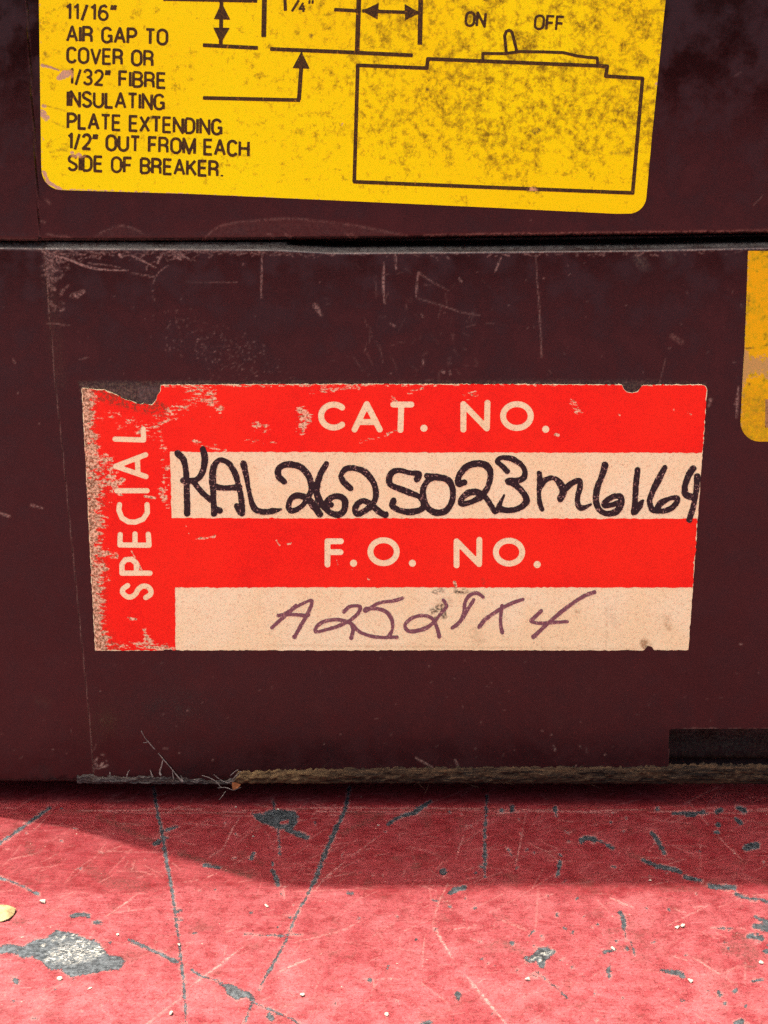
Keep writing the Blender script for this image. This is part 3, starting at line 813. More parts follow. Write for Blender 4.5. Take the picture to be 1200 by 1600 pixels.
wear = Field(-60, -20, 1260, 1240, 1.0, fill=0.0)
dust = Field(-60, -20, 1260, 1240, 1.0, fill=0.0)
grime = Field(-60, -20, 1260, 1240, 1.0, fill=0.0)
A6 = (0, 340)
for o, s, p, r, v in [
    (A6, 4, [(260, 210), (340, 235), (420, 260), (540, 305), (640, 325), (800, 330)], [.8, 1.6, 1.8, 1.6, .8], .85), (A6, 4, [(820, 345), (960, 370)], .8, .55), (A6, 4, [(958, 410), (985, 350), (1050, 300)], .8, .5),
    (A6, 4, [(830, 240), (970, 310)], 1.3, .7), (A6, 4, [(1080, 215), (1180, 255)], 1.2, .6), (A6, 4, [(570, 290), (660, 295), (750, 312)], 1.0, .4), (A6, 4, [(450, 495), (480, 490), (530, 465)], [1.5, 4, 1], .6),
    (A6, 4, [(310, 425), (340, 450)], 3, .45), (A6, 4, [(330, 332), (365, 330)], 1.5, .6), (A6, 4, [(285, 355), (330, 382)], 2, .5), (A6, 4, [(290, 280), (320, 260), (400, 270)], 4, .3), (A6, 4, [(430, 290), (415, 330)], 1, .4),
    (A6, 4, [(745, 230), (760, 245)], 2, .8), (A6, 4, [(915, 325), (920, 300)], 1.0, .6), (A6, 4, [(985, 285), (1010, 230)], 1.4, .6), (A6, 4, [(1110, 255), (1130, 260)], 1.5, .8), (A6, 4, [(310, 540), (350, 555)], 1.5, .4),
    ((0, 360), 2, [(820, 60), (816, 180), (818, 212)], [.6, 1.4, .6], .6), ((0, 360), 2, [(580, 160), (740, 162)], .5, .35), ((0, 360), 2, [(985, 235), (1005, 265)], [4, 2], .5), ((0, 360), 2, [(120, 605)], 1.2, .7), ((0, 360), 2, [(38, 405), (45, 415)], 1, .6), ((0, 360), 2, [(250, 402), (275, 398)], 1, .4), ((0, 360), 2, [(160, 290), (215, 296)], 1, .4),
    ((600, 360), 2, [(0, 100), (-2, 170), (2, 230)], [1, 1.8, .8], .65), ((600, 360), 2, [(36, 75), (38, 120)], 1.4, .6), ((600, 360), 2, [(106, 130), (100, 205)], 1.3, .55), ((600, 360), 2, [(106, 130), (150, 160), (205, 190)], [1.3, .8, .4], .42),
    ((600, 360), 2, [(105, 212), (190, 238), (240, 255), (300, 266)], [.5, .9, .9, .6], .38), ((600, 360), 2, [(475, 75), (478, 150), (485, 240), (490, 330), (492, 395)], [.4, .6, 1.0, .7, 1.2], .5), ((600, 360), 2, [(348, 128), (365, 85)], 1.2, .6),
    ((600, 360), 2, [(235, 150), (242, 160)], 1.2, .7), ((600, 360), 2, [(500, 150)], 1, .8), ((600, 360), 2, [(180, 440), (188, 444)], 1.4, .9), ((600, 360), 2, [(205, 440), (207, 450)], 1.2, .8), ((600, 360), 2, [(122, 405), (124, 420)], 1.2, .8), ((600, 360), 2, [(118, 260), (122, 272)], 1, .6),
    ((600, 360), 2, [(20, 290), (35, 300)], 1, .6), ((600, 360), 2, [(880, 400), (860, 480)], .7, .3), ((600, 360), 2, [(900, 330), (930, 350)], 4, .18), ((600, 360), 2, [(575, 110)], .9, .7),
    ((1120, 370), 4.7, [(160, 1100), (150, 1200), (148, 1270), (145, 1330)], [.8, 2, 1.2, .6], .75), ((1120, 370), 4.7, [(130, 1230), (150, 1215)], 1, .7), ((600, 580), 2, [(1020, 90), (1015, 110)], [3, 1.4], .5), ((600, 580), 2, [(1112, 852), (1118, 854)], .9, .9),
    ((0, 0), 1, [(0, 803), (14, 808)], 1.6, .8), ((0, 0), 1, [(48, 790), (66, 795)], [1.8, .8], .8), ((0, 0), 1, [(27, 615)], 1.2, .5), ((0, 0), 1, [(112, 462), (130, 455)], 3, .35),
    ((130, 1130), 4, [(85, 220), (75, 250), (90, 270)], 1.4, .7), ((130, 1130), 4, [(120, 250), (110, 275), (150, 265)], 1.8, .8), ((130, 1130), 4, [(60, 285), (110, 285)], .8, .5), ((130, 1130), 4, [(115, 195), (130, 200)], 1, .8), ((130, 1130), 4, [(145, 238)], 1, .7), ((130, 1130), 4, [(600, 185)], 1.3, .5), ((130, 1130), 4, [(500, 157), (530, 158)], 1, .35), ((130, 1130), 4, [(810, 230)], 1.2, .5),
    ((600, 1020), 2, [(522, 256)], 1.2, .8), ((600, 1020), 2, [(530, 290), (535, 305)], 1, .7), ((600, 1020), 2, [(612, 292)], 1, .8), ((600, 1020), 2, [(690, 318)], 1.3, .9), ((600, 1020), 2, [(285, 300)], 1, .6), ((600, 1020), 2, [(600, 352)], 1, .7), ((600, 1020), 2, [(100, 328), (150, 358)], [1, 2.2, 1], .75), ((600, 1020), 2, [(222, 335), (230, 352)], 1.2, .6), ((600, 1020), 2, [(140, 42)], 1, .8),
    ((0, 1020), 2, [(586, 180)], 1.1, .8), ((0, 1020), 2, [(505, 33)], 1, .7), ((0, 1020), 2, [(1012, 285)], 1, .6), ((0, 1020), 2, [(163, 306)], 1.4, .4), ((0, 1020), 2, [(313, 120)], 1, .5),
    ((0, 0), 1, [(70, 312), (76, 318)], 2, .25), ((0, 0), 1, [(62, 345), (68, 348)], 1.2, .5), ((0, 0), 1, [(1180, 320), (1195, 305)], .8, .3), ((0, 0), 1, [(1150, 118), (1160, 112)], .8, .25), ((0, 0), 1, [(830, 344)], 1, .5), ((0, 0), 1, [(988, 344)], 1, .5)]:
    wear.paint(spline(q(o, p, s), 5), r, v, 1.5)
# worn mould edges
rows = np.arange(388, 1226, 4.0)
for a, b in zip(rows[:-1], rows[1:]):
    v = 0.30 + 0.25 * RNG.random()
    if a < 500:
        v += 0.15
    wear.paint([(edge_low(a), a), (edge_low(b), b)], 0.55, v, 1.4)
rows = np.arange(-20, 376, 4.0)
for a, b in zip(rows[:-1], rows[1:]):
    wear.paint([(edge_up(a), a), (edge_up(b), b)], 0.6, 0.10 + 0.14 * RNG.random() + 0.12 * (a > 330), 1.6)
for k in range(90):                                        # chipped corner beside the seam
    y = 392 + abs(RNG.normal(0, 42))
    x = edge_low(y) + abs(RNG.normal(0, 13))
    wear.paint([(x, y), (x + RNG.normal(0, 5), y + RNG.normal(0, 3))], RNG.uniform(.5, 2.0), RNG.uniform(.2, .6), 2.2)
for k in range(260):                                       # fraying just under the seam
    x = RNG.uniform(66, 460) if RNG.random() < .7 else RNG.uniform(460, 1200)
    y = low_front(x) + (abs(RNG.normal(0, 7)) if x < 300 else abs(RNG.normal(0, 2.5)))
    wear.paint([(x, y), (x + RNG.normal(0, 6), y + RNG.uniform(0, 5))], RNG.uniform(.4, 1.2), RNG.uniform(.2, .6), 1.8)
for k in range(40):
    x_, y_ = (1047 + RNG.normal(0, .5), RNG.uniform(1147, 1196)) if k % 2 else (RNG.uniform(1052, 1200), 1138.5 + RNG.normal(0, .4))
    wear.paint([(x_, y_), (x_ + (0 if k % 2 else 9), y_ + (6 if k % 2 else 0))], .6, RNG.uniform(.2, .6), 1.3)
xr = np.arange(-40, 1240, 6.0)
for a, b in zip(xr[:-1], xr[1:]):
    wear.paint([(a, low_front(a) - 0.5), (b, low_front(b) - 0.5)], 1.0, RNG.uniform(.25, .75) * (1.0 if a < 330 or a > 500 else .6), 2.2)
    dust.paint([(a, (low_front(a) + up_bot(a)) / 2), (b, (low_front(b) + up_bot(b)) / 2)], 8.5, RNG.uniform(.65, .9), 3)
    if a > 655 and RNG.random() < .9:
        wear.paint([(a, up_bot(a) - 4.2 + RNG.normal(0, .5)), (b + 5, up_bot(b) - 4.8)], 1.3, RNG.uniform(.25, .6), 2)
    elif a < 340:
        wear.paint([(a, up_bot(a) - 2.5), (b, up_bot(b) - 2.5)], .8, RNG.uniform(.1, .4), 1.6)
wear.fill([(318, 376), (330, 362), (352, 350), (400, 344), (450, 342), (500, 345), (560, 353), (640, 370), (560, 374)], .045, 5)
wear.paint(spline([(318, 374), (330, 362), (352, 351), (400, 345), (450, 342), (500, 346), (560, 354), (636, 369)], 6), 1.3, .30, 4)
wear.fill([(140, 374), (165, 360), (190, 352), (212, 358), (235, 372)], .045, 4)
wear.paint(spline([(150, 367), (172, 357), (190, 353), (205, 357), (222, 365)], 6), 1.2, .32, 3)
wear.paint(spline([(72, 366), (85, 369), (110, 371)], 4), 1.5, .3, 3)
for x in (418, 445, 540, 548):
    wear.paint([(x, 366), (x + 8, 371)], 2, .35, 3)
for k in range(240):                                       # specks above the red label
    t = RNG.random()
    x = 262 + t * 150 + RNG.normal(0, 22)
    y = 505 + t * 75 + RNG.normal(0, 18)
    if y < 597:
        wear.paint([(x, y), (x + RNG.normal(0, 2), y + RNG.normal(0, 2))], RNG.uniform(.3, .8), RNG.uniform(.12, .5), 1.2)
for k in range(170):
    x = RNG.uniform(0, 1200)
    y = RNG.choice([RNG.uniform(400, 600), RNG.uniform(1020, 1190)])
    wear.paint([(x, y), (x + RNG.normal(0, 2.5), y + RNG.normal(0, 2.5))], RNG.uniform(.25, .7), RNG.uniform(.12, .5), 1.1)
for k in range(60):                                        # faint rub on the panel
    x, y = RNG.uniform(560, 760), RNG.uniform(420, 590)
    wear.paint([(x, y), (x + RNG.normal(0, 8), y + RNG.normal(0, 12))], RNG.uniform(.4, .9), RNG.uniform(.08, .25), 2)
for k in range(170):                                       # fuzz and glue threads left where the label corner tore off
    x, y = RNG.uniform(124, 255), 604 + abs(RNG.normal(0, 11))
    a = RNG.uniform(-1.2, 1.2)
    wear.paint(spline([(x, y), (x + 4 * math.cos(a), y + 4 * math.sin(a)), (x + 8 * math.cos(a + .5), y + 7 * math.sin(a + .5))], 3), RNG.uniform(.25, .6), RNG.uniform(.15, .5), 1.2)
for k in range(120):
    x, y = RNG.uniform(250, 1010), 599 - abs(RNG.normal(0, 2.5))
    wear.paint([(x, y), (x + RNG.normal(0, 4), y + RNG.normal(0, 1.5))], RNG.uniform(.2, .5), RNG.uniform(.1, .4), 1.2)
grime.fill([(122, 596), (265, 596), (440, 598), (440, 604), (250, 640), (180, 632), (128, 614)], .95, 6)
grime.fill([(440, 596), (1010, 594), (1102, 598), (1102, 606), (440, 606)], .55, 8)
grime.fill([(965, 598), (1015, 596), (1010, 618), (975, 618)], .9, 8)
grime.paint([(1000, 405), (1008, 418)], [9, 5], .55, 12)
grime.paint([(1045, 400), (1050, 408)], 5, .3, 8)
grime.paint([(75, 420), (85, 520), (95, 600)], [10, 12, 8], .22, 14)
grime.paint([(60, 1095), (70, 1100)], 6, .25, 16)
dust.fill([(214, 606), (232, 602), (250, 604), (248, 622), (240, 636), (218, 634)], .95, 8)
dust.fill([(0, 365), (0, 375), (330, 376), (640, 372), (560, 352), (420, 344), (320, 362), (120, 368)], .20, 10)

notch = Field(1020, 1120, 1260, 1240, 1.0, fill=6.0)
r = 8
notch.poly([(1046, 1240)] + [(1046 + r - r * math.cos(t), 1139 + r - r * math.sin(t)) for t in np.linspace(0, math.pi / 2, 7)] + [(1500, 1139), (1500, 1240)])

GAPZ = float(face(600, 1225)[1])                       # underside of the case above the surface


def body(name, bot, top_row_fn, is_low):
    """a moulded shell: dense front skin with its edges rolled back, then sides, top, bottom and back"""
    xl, xr_ = LEFT, RIGHT
    dense = np.arange(-66, 66.01, 0.2)
    X1 = np.concatenate([np.linspace(xl, xl + 1.2, 4), np.linspace(xl + 3, -67, 8), dense, np.linspace(68, xr_ - 3, 14), np.linspace(xr_ - 1.2, xr_, 4)])
    if is_low:
        Vp = np.concatenate([np.linspace(0, .01, 6)[:-1], np.linspace(.01, .95, 400)[:-1], np.linspace(.95, 1.0, 60)])
    else:
        Vp = np.concatenate([np.linspace(0, .006, 6)[:-1], np.linspace(.006, .40, 240)[:-1], np.linspace(.40, .99, 20), [0.995, 1.0]])
    XX, VV = np.meshgrid(X1, Vp)
    pxc = 600 + XX / 0.1                                # rough column for the edge curves
    if is_low:
        zb = np.full_like(XX, GAPZ)
        zt = face(pxc, low_top(pxc))[1]
    else:
        zb = face(pxc, up_bot(pxc))[1]
        zt = np.full_like(XX, HEIGHT)
    ZZ = zb + VV * (zt - zb)
    YY = np.zeros_like(XX) if is_low else -LEAN * (ZZ - Z_SEAM)
    px, py = proj(XX, YY, ZZ)
    # very slight moulding waviness so reflections are not perfect
    YY += 0.03 * np.sin(XX * 0.11 + 1.0) * np.sin(ZZ * 0.13)

    def sstep(t):
        t = np.clip(t, 0, 1)
        return t * t * (3 - 2 * t)
    db, dt = ZZ - zb, zt - ZZ
    if is_low:
        YY += 0.35 * sstep((edge_low(py) - px) / 2.4 + .5)                         # side strip set back
        fr = low_front(px)
        ch_ = np.clip((fr - py) / 10.0, 0, 1.6)
        YY += 1.25 * ch_ ** 1.25                                                   # worn chamfer
        slot = sstep((px - 447) / 6) * sstep((fr - 9.5 - py) / 2.0)
        YY += 7.0 * slot
        nf = np.where((px > 1022) & (px < 1258), notch.sample(px, py), np.where((px >= 1258) & (py > 1139) & (px < 1500), -6.0, 6.0))
        YY += 9.0 * sstep(-nf / 1.6)
        YY += 0.5 * np.clip(1 - db / 0.8, 0, 1) ** 2
        # ragged chips along the bottom edge
        YY += 0.12 * np.clip(1 - db / 1.6, 0, 1) * (1 + np.sin(XX * 2.1) * np.sin(XX * .73 + 2))
    else:
        YY += 0.75
        YY -= 0.45 * sstep((edge_up(py) - px) / 3.0 + .5)
        YY += 0.6 * np.clip(1 - db / 0.7, 0, 1) ** 2
        hump = np.exp(-((px - 480) / 120.0) ** 2) * np.clip(1 - (376 - py) / 32.0, 0, 1)
        YY += 0.35 * hump
        YY += 1.2 * np.clip(1 - dt / 1.4, 0, 1) ** 2
    for d in (XX - xl, xr_ - XX):
        YY += 1.2 * np.clip(1 - d / 1.2, 0, 1) ** 2
    ny, nx = XX.shape
    V = np.stack([XX.ravel(), YY.ravel(), ZZ.ravel()], 1)
    idx = np.arange(XX.size).reshape(ny, nx)
    Fq = np.stack([idx[:-1, :-1], idx[:-1, 1:], idx[1:, 1:], idx[1:, :-1]], -1).reshape(-1, 4)
    loop = np.concatenate([idx[0, :-1], idx[:-1, -1], idx[-1, :0:-1], idx[:0:-1, 0]])
    back = V[loop].copy()
    back[:, 1] = DEPTH
    b0 = len(V)
    V = np.vstack([V, back])
    bi = b0 + np.arange(len(loop))
    Sk = np.stack([np.roll(loop, -1), loop, bi, np.roll(bi, -1)], -1)
    c0 = len(V)
    cz0, cz1 = GAPZ if is_low else float(zb.mean()), float(zt.mean())
    V = np.vstack([V, [[xl, DEPTH, cz0], [xr_, DEPTH, cz0], [xr_, DEPTH, cz1], [xl, DEPTH, cz1]]])
    Fq = np.vstack([Fq, Sk, [[c0 + 1, c0, c0 + 3, c0 + 2]]])
    okp = ((px > -58) & (px < 1258) & (py > -18) & (py < 1238)).ravel()
    at = {}
    for k, f in (('wear', wear), ('dust', dust), ('grime', grime)):
        a = np.where(okp, f.sample(px, py).ravel(), 0)
        if k == 'dust' and is_low:
            a = np.maximum(a, 0.10 * (np.clip(-nf.ravel() / 4, 0, 1)))
        if k == 'grime' and is_low:
            a = np.maximum(a, 0.45 * (np.clip(-nf.ravel() / 4, 0, 1)))
        at[k] = np.concatenate([a, np.zeros(len(V) - len(a))])
    return make(name, V, Fq, MAROON, breaker, attrs=at, smooth=True, sharp=32)


lower = body('lower_case', None, None, True)
lower['label'] = 'lower maroon case half with scuffed top edge'
upper = body('upper_case', None, None, False)
upper['label'] = 'upper maroon cover half'


def box(name, a, b, mat, parent):
    (x0, y0, z0), (x1, y1, z1) = a, b
    V = [(x0, y0, z0), (x1, y0, z0), (x1, y1, z0), (x0, y1, z0), (x0, y0, z1), (x1, y0, z1), (x1, y1, z1), (x0, y1, z1)]
    F = [[0, 3, 2, 1], [4, 5, 6, 7], [0, 1, 5, 4], [1, 2, 6, 5], [2, 3, 7, 6], [3, 0, 4, 7]]
    return make(name, V, F, mat, parent)


FOOT = simple('dark_foot', (0.012, 0.007, 0.007), (0.02, 0.011, 0.010), 1.0)
box('foot', (LEFT + 9, 11, 0.0), (RIGHT - 8, DEPTH - 8, GAPZ), FOOT, breaker)

# ---- frayed fibre strip along the lower edge
fx = np.arange(-48, 74, 0.22)
fz = np.linspace(0, 1, 22)
FX, FT = np.meshgrid(fx, fz)
pcol = 600 + FX / 0.1


def strip_rows(p):
    top = np.interp(p, [130, 145, 230, 350, 366, 372, 500, 800, 1100, 1400], [1213, 1211, 1211, 1219, 1214, 1204, 1200, 1197, 1195, 1194])
    bot = np.interp(p, [130, 366, 372, 1400], [1225.5, 1226, 1225, 1226])
    return top, bot


nz1 = fbm(FX.shape, (5, 110), 4, 11)
nz2 = fbm(FX.shape, (1, 300), 3, 12)
tp, bt = strip_rows(pcol)
rowp = tp + nz2 * 2.0 * (1 - FT) + (bt - tp) * FT + nz2[::-1] * 0.8 * FT
sx, sz = face(pcol, rowp)
bulge = np.sqrt(np.clip(1 - (2 * FT - 1) ** 2, 0, 1))
thick = np.interp(pcol, [135, 147, 360, 372, 1300], [0.0, .30, .30, .75, .75])
SY = 0.35 - (0.25 + thick) * bulge * (1 + 0.16 * nz1) - 0.14 * nz1 * bulge
idx = np.arange(FX.size).reshape(FX.shape)
Fq = np.stack([idx[1:, :-1], idx[1:, 1:], idx[:-1, 1:], idx[:-1, :-1]], -1).reshape(-1, 4)
greyA = np.clip((370 - pcol) / 8, 0, 1) * (0.75 + 0.25 * nz1)
paleA = np.clip((560 - pcol) / 120, 0, 1) * np.clip((pcol - 366) / 6, 0, 1) * (0.55 + 0.35 * nz1)
fibre = make('fibre_strip', np.stack([sx.ravel(), SY.ravel(), sz.ravel()], 1), Fq, FIBRE, breaker,
             attrs={'grey': np.clip(greyA, 0, 1).ravel(), 'pale': np.clip(paleA, 0, .8).ravel()}, smooth=True)


def tube(pts3, radii, seg=6):
    P = np.array(pts3, float)
    R = np.interp(np.linspace(0, 1, len(P)), np.linspace(0, 1, len(radii)), radii)
    V, F = [], []
    for k in range(len(P)):
        d = P[min(k + 1, len(P) - 1)] - P[max(k - 1, 0)]
        d /= np.linalg.norm(d) + 1e-9
        u = np.cross(d, [0, 1, 0.01])
        u /= np.linalg.norm(u) + 1e-9
        w = np.cross(d, u)
        for s_ in range(seg):
            a = 2 * math.pi * s_ / seg
            V.append(P[k] + R[k] * (math.cos(a) * u + math.sin(a) * w))
    for k in range(len(P) - 1):
        for s_ in range(seg):
            a, b = k * seg + s_, k * seg + (s_ + 1) % seg
            F.append([a, b, b + seg, a + seg])
    F.append(list(range(seg))[::-1])
    F.append([(len(P) - 1) * seg + s_ for s_ in range(seg)])
    return V, F


def thread(o, s, pts, radii, y=-0.12, yend=None, mat=None):
    P = spline(q(o, pts, s), 6)
    ye = y if yend is None else yend
    out = []
    for k, (a, b) in enumerate(P):
        yy = y + (ye - y) * k / max(1, len(P) - 1)
        x, z = face(a, b, yy)
        out.append((float(x), yy, float(z)))
    V, F = tube(out, [r_ * .8 for r_ in radii])
    return make('loose_fibre', V, F, mat or THREAD, breaker, smooth=True)


T = (130, 1130)
thread(T, 4, [(362, 48), (385, 90), (410, 120), (448, 165)], [.10, .07, .09, .10], -.05)
thread(T, 4, [(375, 122), (398, 120), (408, 112)], [.05, .07, .04], -.05)
thread(T, 4, [(470, 188), (500, 225), (540, 270), (580, 320), (620, 368)], [.07, .12, .10, .13, .22], -.08, -.4)
thread(T, 4, [(500, 225), (492, 260), (480, 305), (485, 326)], [.09, .12, .2, .25], -.08, -.35)
thread(T, 4, [(558, 295), (562, 330), (566, 355)], [.05, .14, .1], -.15, -.4)
thread(T, 4, [(610, 325), (618, 350), (625, 368)], [.05, .12, .2], -.2, -.4)
thread(T, 4, [(290, 292), (278, 315), (272, 335)], [.05, .12, .08], -.1, -.35)
thread(T, 4, [(418, 290), (428, 320), (435, 335)], [.06, .14, .1], -.1, -.35)
thread(T, 4, [(165, 305), (170, 325)], [.05, .12], -.1, -.35)
thread(T, 4, [(742, 326), (790, 342), (830, 365), (860, 400)], [.07, .09, .10, .06], -.3, -.7)
thread(T, 4, [(815, 320), (850, 348), (900, 372), (925, 362)], [.05, .07, .09, .07], -.3, -.6)
thread(T, 4, [(840, 405), (890, 402), (940, 418), (985, 400)], [.06, .09, .08, .05], -.4, -.6)
thread(T, 4, [(918, 330), (945, 305), (970, 290)], [.08, .10, .06], -.4, -.5)
thread(T, 4, [(930, 352), (955, 330), (985, 300)], [.05, .12, .08], -.5, -.6)
thread(T, 4, [(890, 425), (872, 452), (850, 478)], [.06, .07, .04], -.5, -.9)
for k in range(120):                                      # short hairs standing out of the strip
    p0 = RNG.uniform(372, 1195)
    r0 = RNG.uniform(1198, 1224)
    l, a = RNG.uniform(6, 26), RNG.normal(0, .35) + (math.pi if RNG.random() < .5 else 0)
    thread((0, 0), 1, [(p0, r0), (p0 + l * .5 * math.cos(a), r0 + l * .5 * math.sin(a) + RNG.normal(0, 1.5)), (p0 + l * math.cos(a), r0 + l * math.sin(a))],
           [.02, .045, .015], -.62, -.98, FIBRE)
# rusty flake caught in the knot
V, F = [], []
fl = [(930, 370), (960, 372), (985, 385), (965, 405), (935, 418), (930, 395)]
for yy in (-0.75, -0.45):
    for a, b in q(T, fl):
        x, z = face(a, b, yy)
        V.append((float(x), yy + RNG.normal(0, .04), float(z)))
nf_ = len(fl)
F = [list(range(nf_))[::-1], [nf_ + k for k in range(nf_)]] + [[k, (k + 1) % nf_, nf_ + (k + 1) % nf_, nf_ + k] for k in range(nf_)]
make('rusty_flake', V, F, RUST, breaker)

# ------------------------------------------------------------------ stroke lettering
def ell(cx, cy, rx, ry, a0=0, a1=360, n=18):
    return [tuple(p) for p in arc(cx, cy, rx, ry, a0, a1, n)]


G = {                                             # glyph: (width, strokes) in units of cap height, y downwards
    'A': (.60, [[(0, 1), (.29, 0), (.31, 0), (.60, 1)], [(.11, .66), (.49, .66)]]),
    'B': (.52, [[(0, 0), (0, 1)], [(0, 0), (.28, 0)] + ell(.28, .24, .22, .24, -90, 90, 9) + [(0, .48)], [(.28, .48)] + ell(.28, .74, .24, .26, -90, 90, 9) + [(0, 1)]]),
    'C': (.54, [ell(.28, .30, .26, .30, -20, -180, 10) + ell(.28, .70, .26, .30, 180, 20, 10)]),
    'D': (.54, [[(0, 0), (0, 1)], [(0, 0), (.22, 0)] + ell(.22, .32, .30, .32, -90, 0, 8) + ell(.22, .68, .30, .32, 0, 90, 8) + [(0, 1)]]),
    'E': (.46, [[(.46, 0), (0, 0), (0, 1), (.47, 1)], [(0, .48), (.42, .48)]]),
    'F': (.44, [[(.45, 0), (0, 0), (0, 1)], [(0, .49), (.40, .49)]]),
    'G': (.58, [ell(.28, .30, .27, .30, -22, -180, 10) + ell(.28, .70, .27, .30, 180, 10, 10), [(.33, .55), (.55, .55), (.56, 1)]]),
    'H': (.54, [[(0, 0), (0, 1)], [(.54, 0), (.54, 1)], [(0, .48), (.54, .48)]]),
    'I': (.0, [[(0, 0), (0, 1)]]),
    'K': (.54, [[(0, 0), (0, 1)], [(.50, 0), (0, .60)], [(.18, .42), (.54, 1)]]),
    'L': (.42, [[(0, 0), (0, 1), (.43, 1)]]),
    'M': (.68, [[(0, 1), (0, 0), (.34, .98), (.68, 0), (.68, 1)]]),
    'N': (.54, [[(0, 1), (0, 0), (.54, 1), (.54, 0)]]),
    'O': (.58, [ell(.29, .30, .28, .30, -180, 0, 12) + ell(.29, .70, .28, .30, 0, 180, 12) + [(.01, .30)]]),
    'P': (.50, [[(0, 1), (0, 0), (.26, 0)] + ell(.26, .27, .24, .27, -90, 90, 9) + [(0, .54)]]),
    'R': (.54, [[(0, 1), (0, 0), (.28, 0)] + ell(.28, .25, .22, .25, -90, 90, 9) + [(0, .50)], [(.30, .50), (.48, .60), (.50, 1)]]),
    'S': (.52, [ell(.26, .25, .24, .25, -15, -180, 9) + [(.06, .38), (.45, .60)] + ell(.26, .74, .25, .26, 0, 165, 9)]),
    'T': (.52, [[(0, 0), (.52, 0)], [(.26, 0), (.26, 1)]]),
    'U': (.54, [[(0, 0), (0, .70)] + ell(.27, .72, .27, .28, 180, 0, 10) + [(.54, 0)]]),
    'V': (.56, [[(0, 0), (.28, 1), (.56, 0)]]),
    'X': (.54, [[(0, 0), (.54, 1)], [(.54, 0), (0, 1)]]),
    '1': (.20, [[(.0, .20), (.17, .04), (.18, 0), (.18, 1)]]),
    '2': (.46, [ell(.23, .27, .22, .27, -170, 20, 10) + [(.36, .55), (.02, .98), (.48, 1)]]),
    '3': (.46, [ell(.22, .25, .21, .25, -170, 90, 11) + ell(.22, .75, .23, .25, -90, 165, 11)]),
    '6': (.46, [[(.42, .14), (.30, .0), (.10, .10), (.01, .45), (.01, .68)] + ell(.23, .70, .22, .30, 180, 540, 18)]),
    '/': (.30, [[(0, 1.08), (.28, -.02)]]),
    '"': (.20, [[(.05, -.05), (.0, .30)], [(.22, -.05), (.17, .30)]]),
    '.': (.10, [[(.05, .90), (.05, 1.02)]]),
}


def text_len(s, gap=.20, space=.42):
    w = 0
    for c in s:
        w += space if c == ' ' else G[c][0] + gap
    return w - gap


def text(field, s, p0, p1, h, r, slant=0.0):
    """fit a line of print between two baseline points (photo pixels)"""
    L = text_len(s)
    ux, uy = (p1[0] - p0[0]) / L, (p1[1] - p0[1]) / L
    tx = -(p1[1] - p0[1]) / (p1[0] - p0[0]) * 0.6
    w = 0
    for c in s:
        if c == ' ':
            w += .42
            continue
        for st in G[c][1]:
            pts = []
            for gx, gy in st:
                up = (1 - gy) * h
                pts.append((p0[0] + (w + gx) * ux + up * (-tx * 0.4 + slant), p0[1] + (w + gx) * uy - up))
            field.line(pts, r * RNG.uniform(.93, 1.07), butt=True)
        w += G[c][0] + .20


# ------------------------------------------------------------------ yellow warning label
TH = 0.14
LY = 0.75                                              # upper face depth
yl = Field(30, -420, 1110, 345, 2.0, fill=8.0)
yout = [(48, -415), (60.5, -20), (61.5, 60), (63, 160), (64.5, 262)] + [tuple(p) for p in arc(97, 266, 32, 31, 178, 95, 9)] + \
       [(300, 303), (520, 313), (760, 324), (962, 334)] + [tuple(p) for p in arc(982, 306, 28, 28, 82, 4, 8)] + \
       [(1018, 220), (1028, 120), (1040, 0), (1052, -120), (1083, -415)]
yl.poly(yout)
W, F, P, S = march(yl, LY - TH, TH - 0.002, LEAN)
yw = Field(30, -420, 1110, 345, 2.0, fill=0.0)
yg = Field(30, -420, 1110, 345, 2.0, fill=0.0)
for p, r_, v in [([(92, 122), (102, 116), (112, 112)], [4, 7, 3], .8), ([(66, 102), (84, 107), (92, 110)], [3, 2, 1], .8), ([(66, 176), (72, 184)], 6, .62), ([(66, 165), (70, 166)], 3, .7), ([(66, 215), (68, 218)], 2, .7),
                 ([(68, 268), (75, 285), (95, 296)], [3, 3.5, 3], .72), ([(95, 296), (200, 299), (500, 312)], [2.2, 1.6, 1.2], .6), ([(112, 239), (122, 242), (128, 244)], [3, 4, 2], .62), ([(535, 195)], 4, .5), ([(62, 0), (64, 120), (66, 260)], 1.4, .45),
                 ([(1026, 130), (1024, 135)], 3, .6), ([(1039, 0), (1026, 130), (1012, 300)], 1.2, .4)]:
    yw.paint(p, r_, v, 3)
for p, r_, v in [([(486, 56)], 3.5, .8), ([(668, 141)], 4, .9), ([(836, 206), (840, 204)], 5, .95), ([(825, 297), (840, 300)], [3, 6, 3], 1), ([(835, 294)], 4, .9), ([(70, 83), (74, 87)], 3, .6), ([(66, 100), (88, 108), (110, 109)], 1, .6), ([(68, 164), (104, 174)], .9, .7), ([(82, 190), (104, 200)], .9, .7), ([(78, 238), (95, 233), (105, 236)], 1, .7),
                 ([(104, 36), (104, 40)], 1.5, .5), ([(153, 45), (154, 48)], 1.5, .7), ([(233, 187), (238, 184)], 3.5, .9), ([(218, 206), (222, 203)], 2, .7), ([(965, 172), (972, 170)], 4, .6), ([(660, 132)], 2, .6), ([(240, 46)], 1, .4), ([(955, 238), (975, 240)], 3, .4), ([(775, 215), (785, 213)], 3, .4)]:
    yg.paint(p, r_, v, 3)
mott = np.clip((P[:, 0] - 330) / 350, 0, 1) * np.clip((310 - P[:, 1]) / 90, 0.1, 1) * 1.25 - 0.55
warning = make('warning_label', W, F, YELLOW, breaker, attrs={'wear': yw.sample(P[:, 0], P[:, 1]), 'grime': yg.sample(P[:, 0], P[:, 1]), 'mottle': mott})
warning['label'] = 'yellow warning label printed with breaker outline'

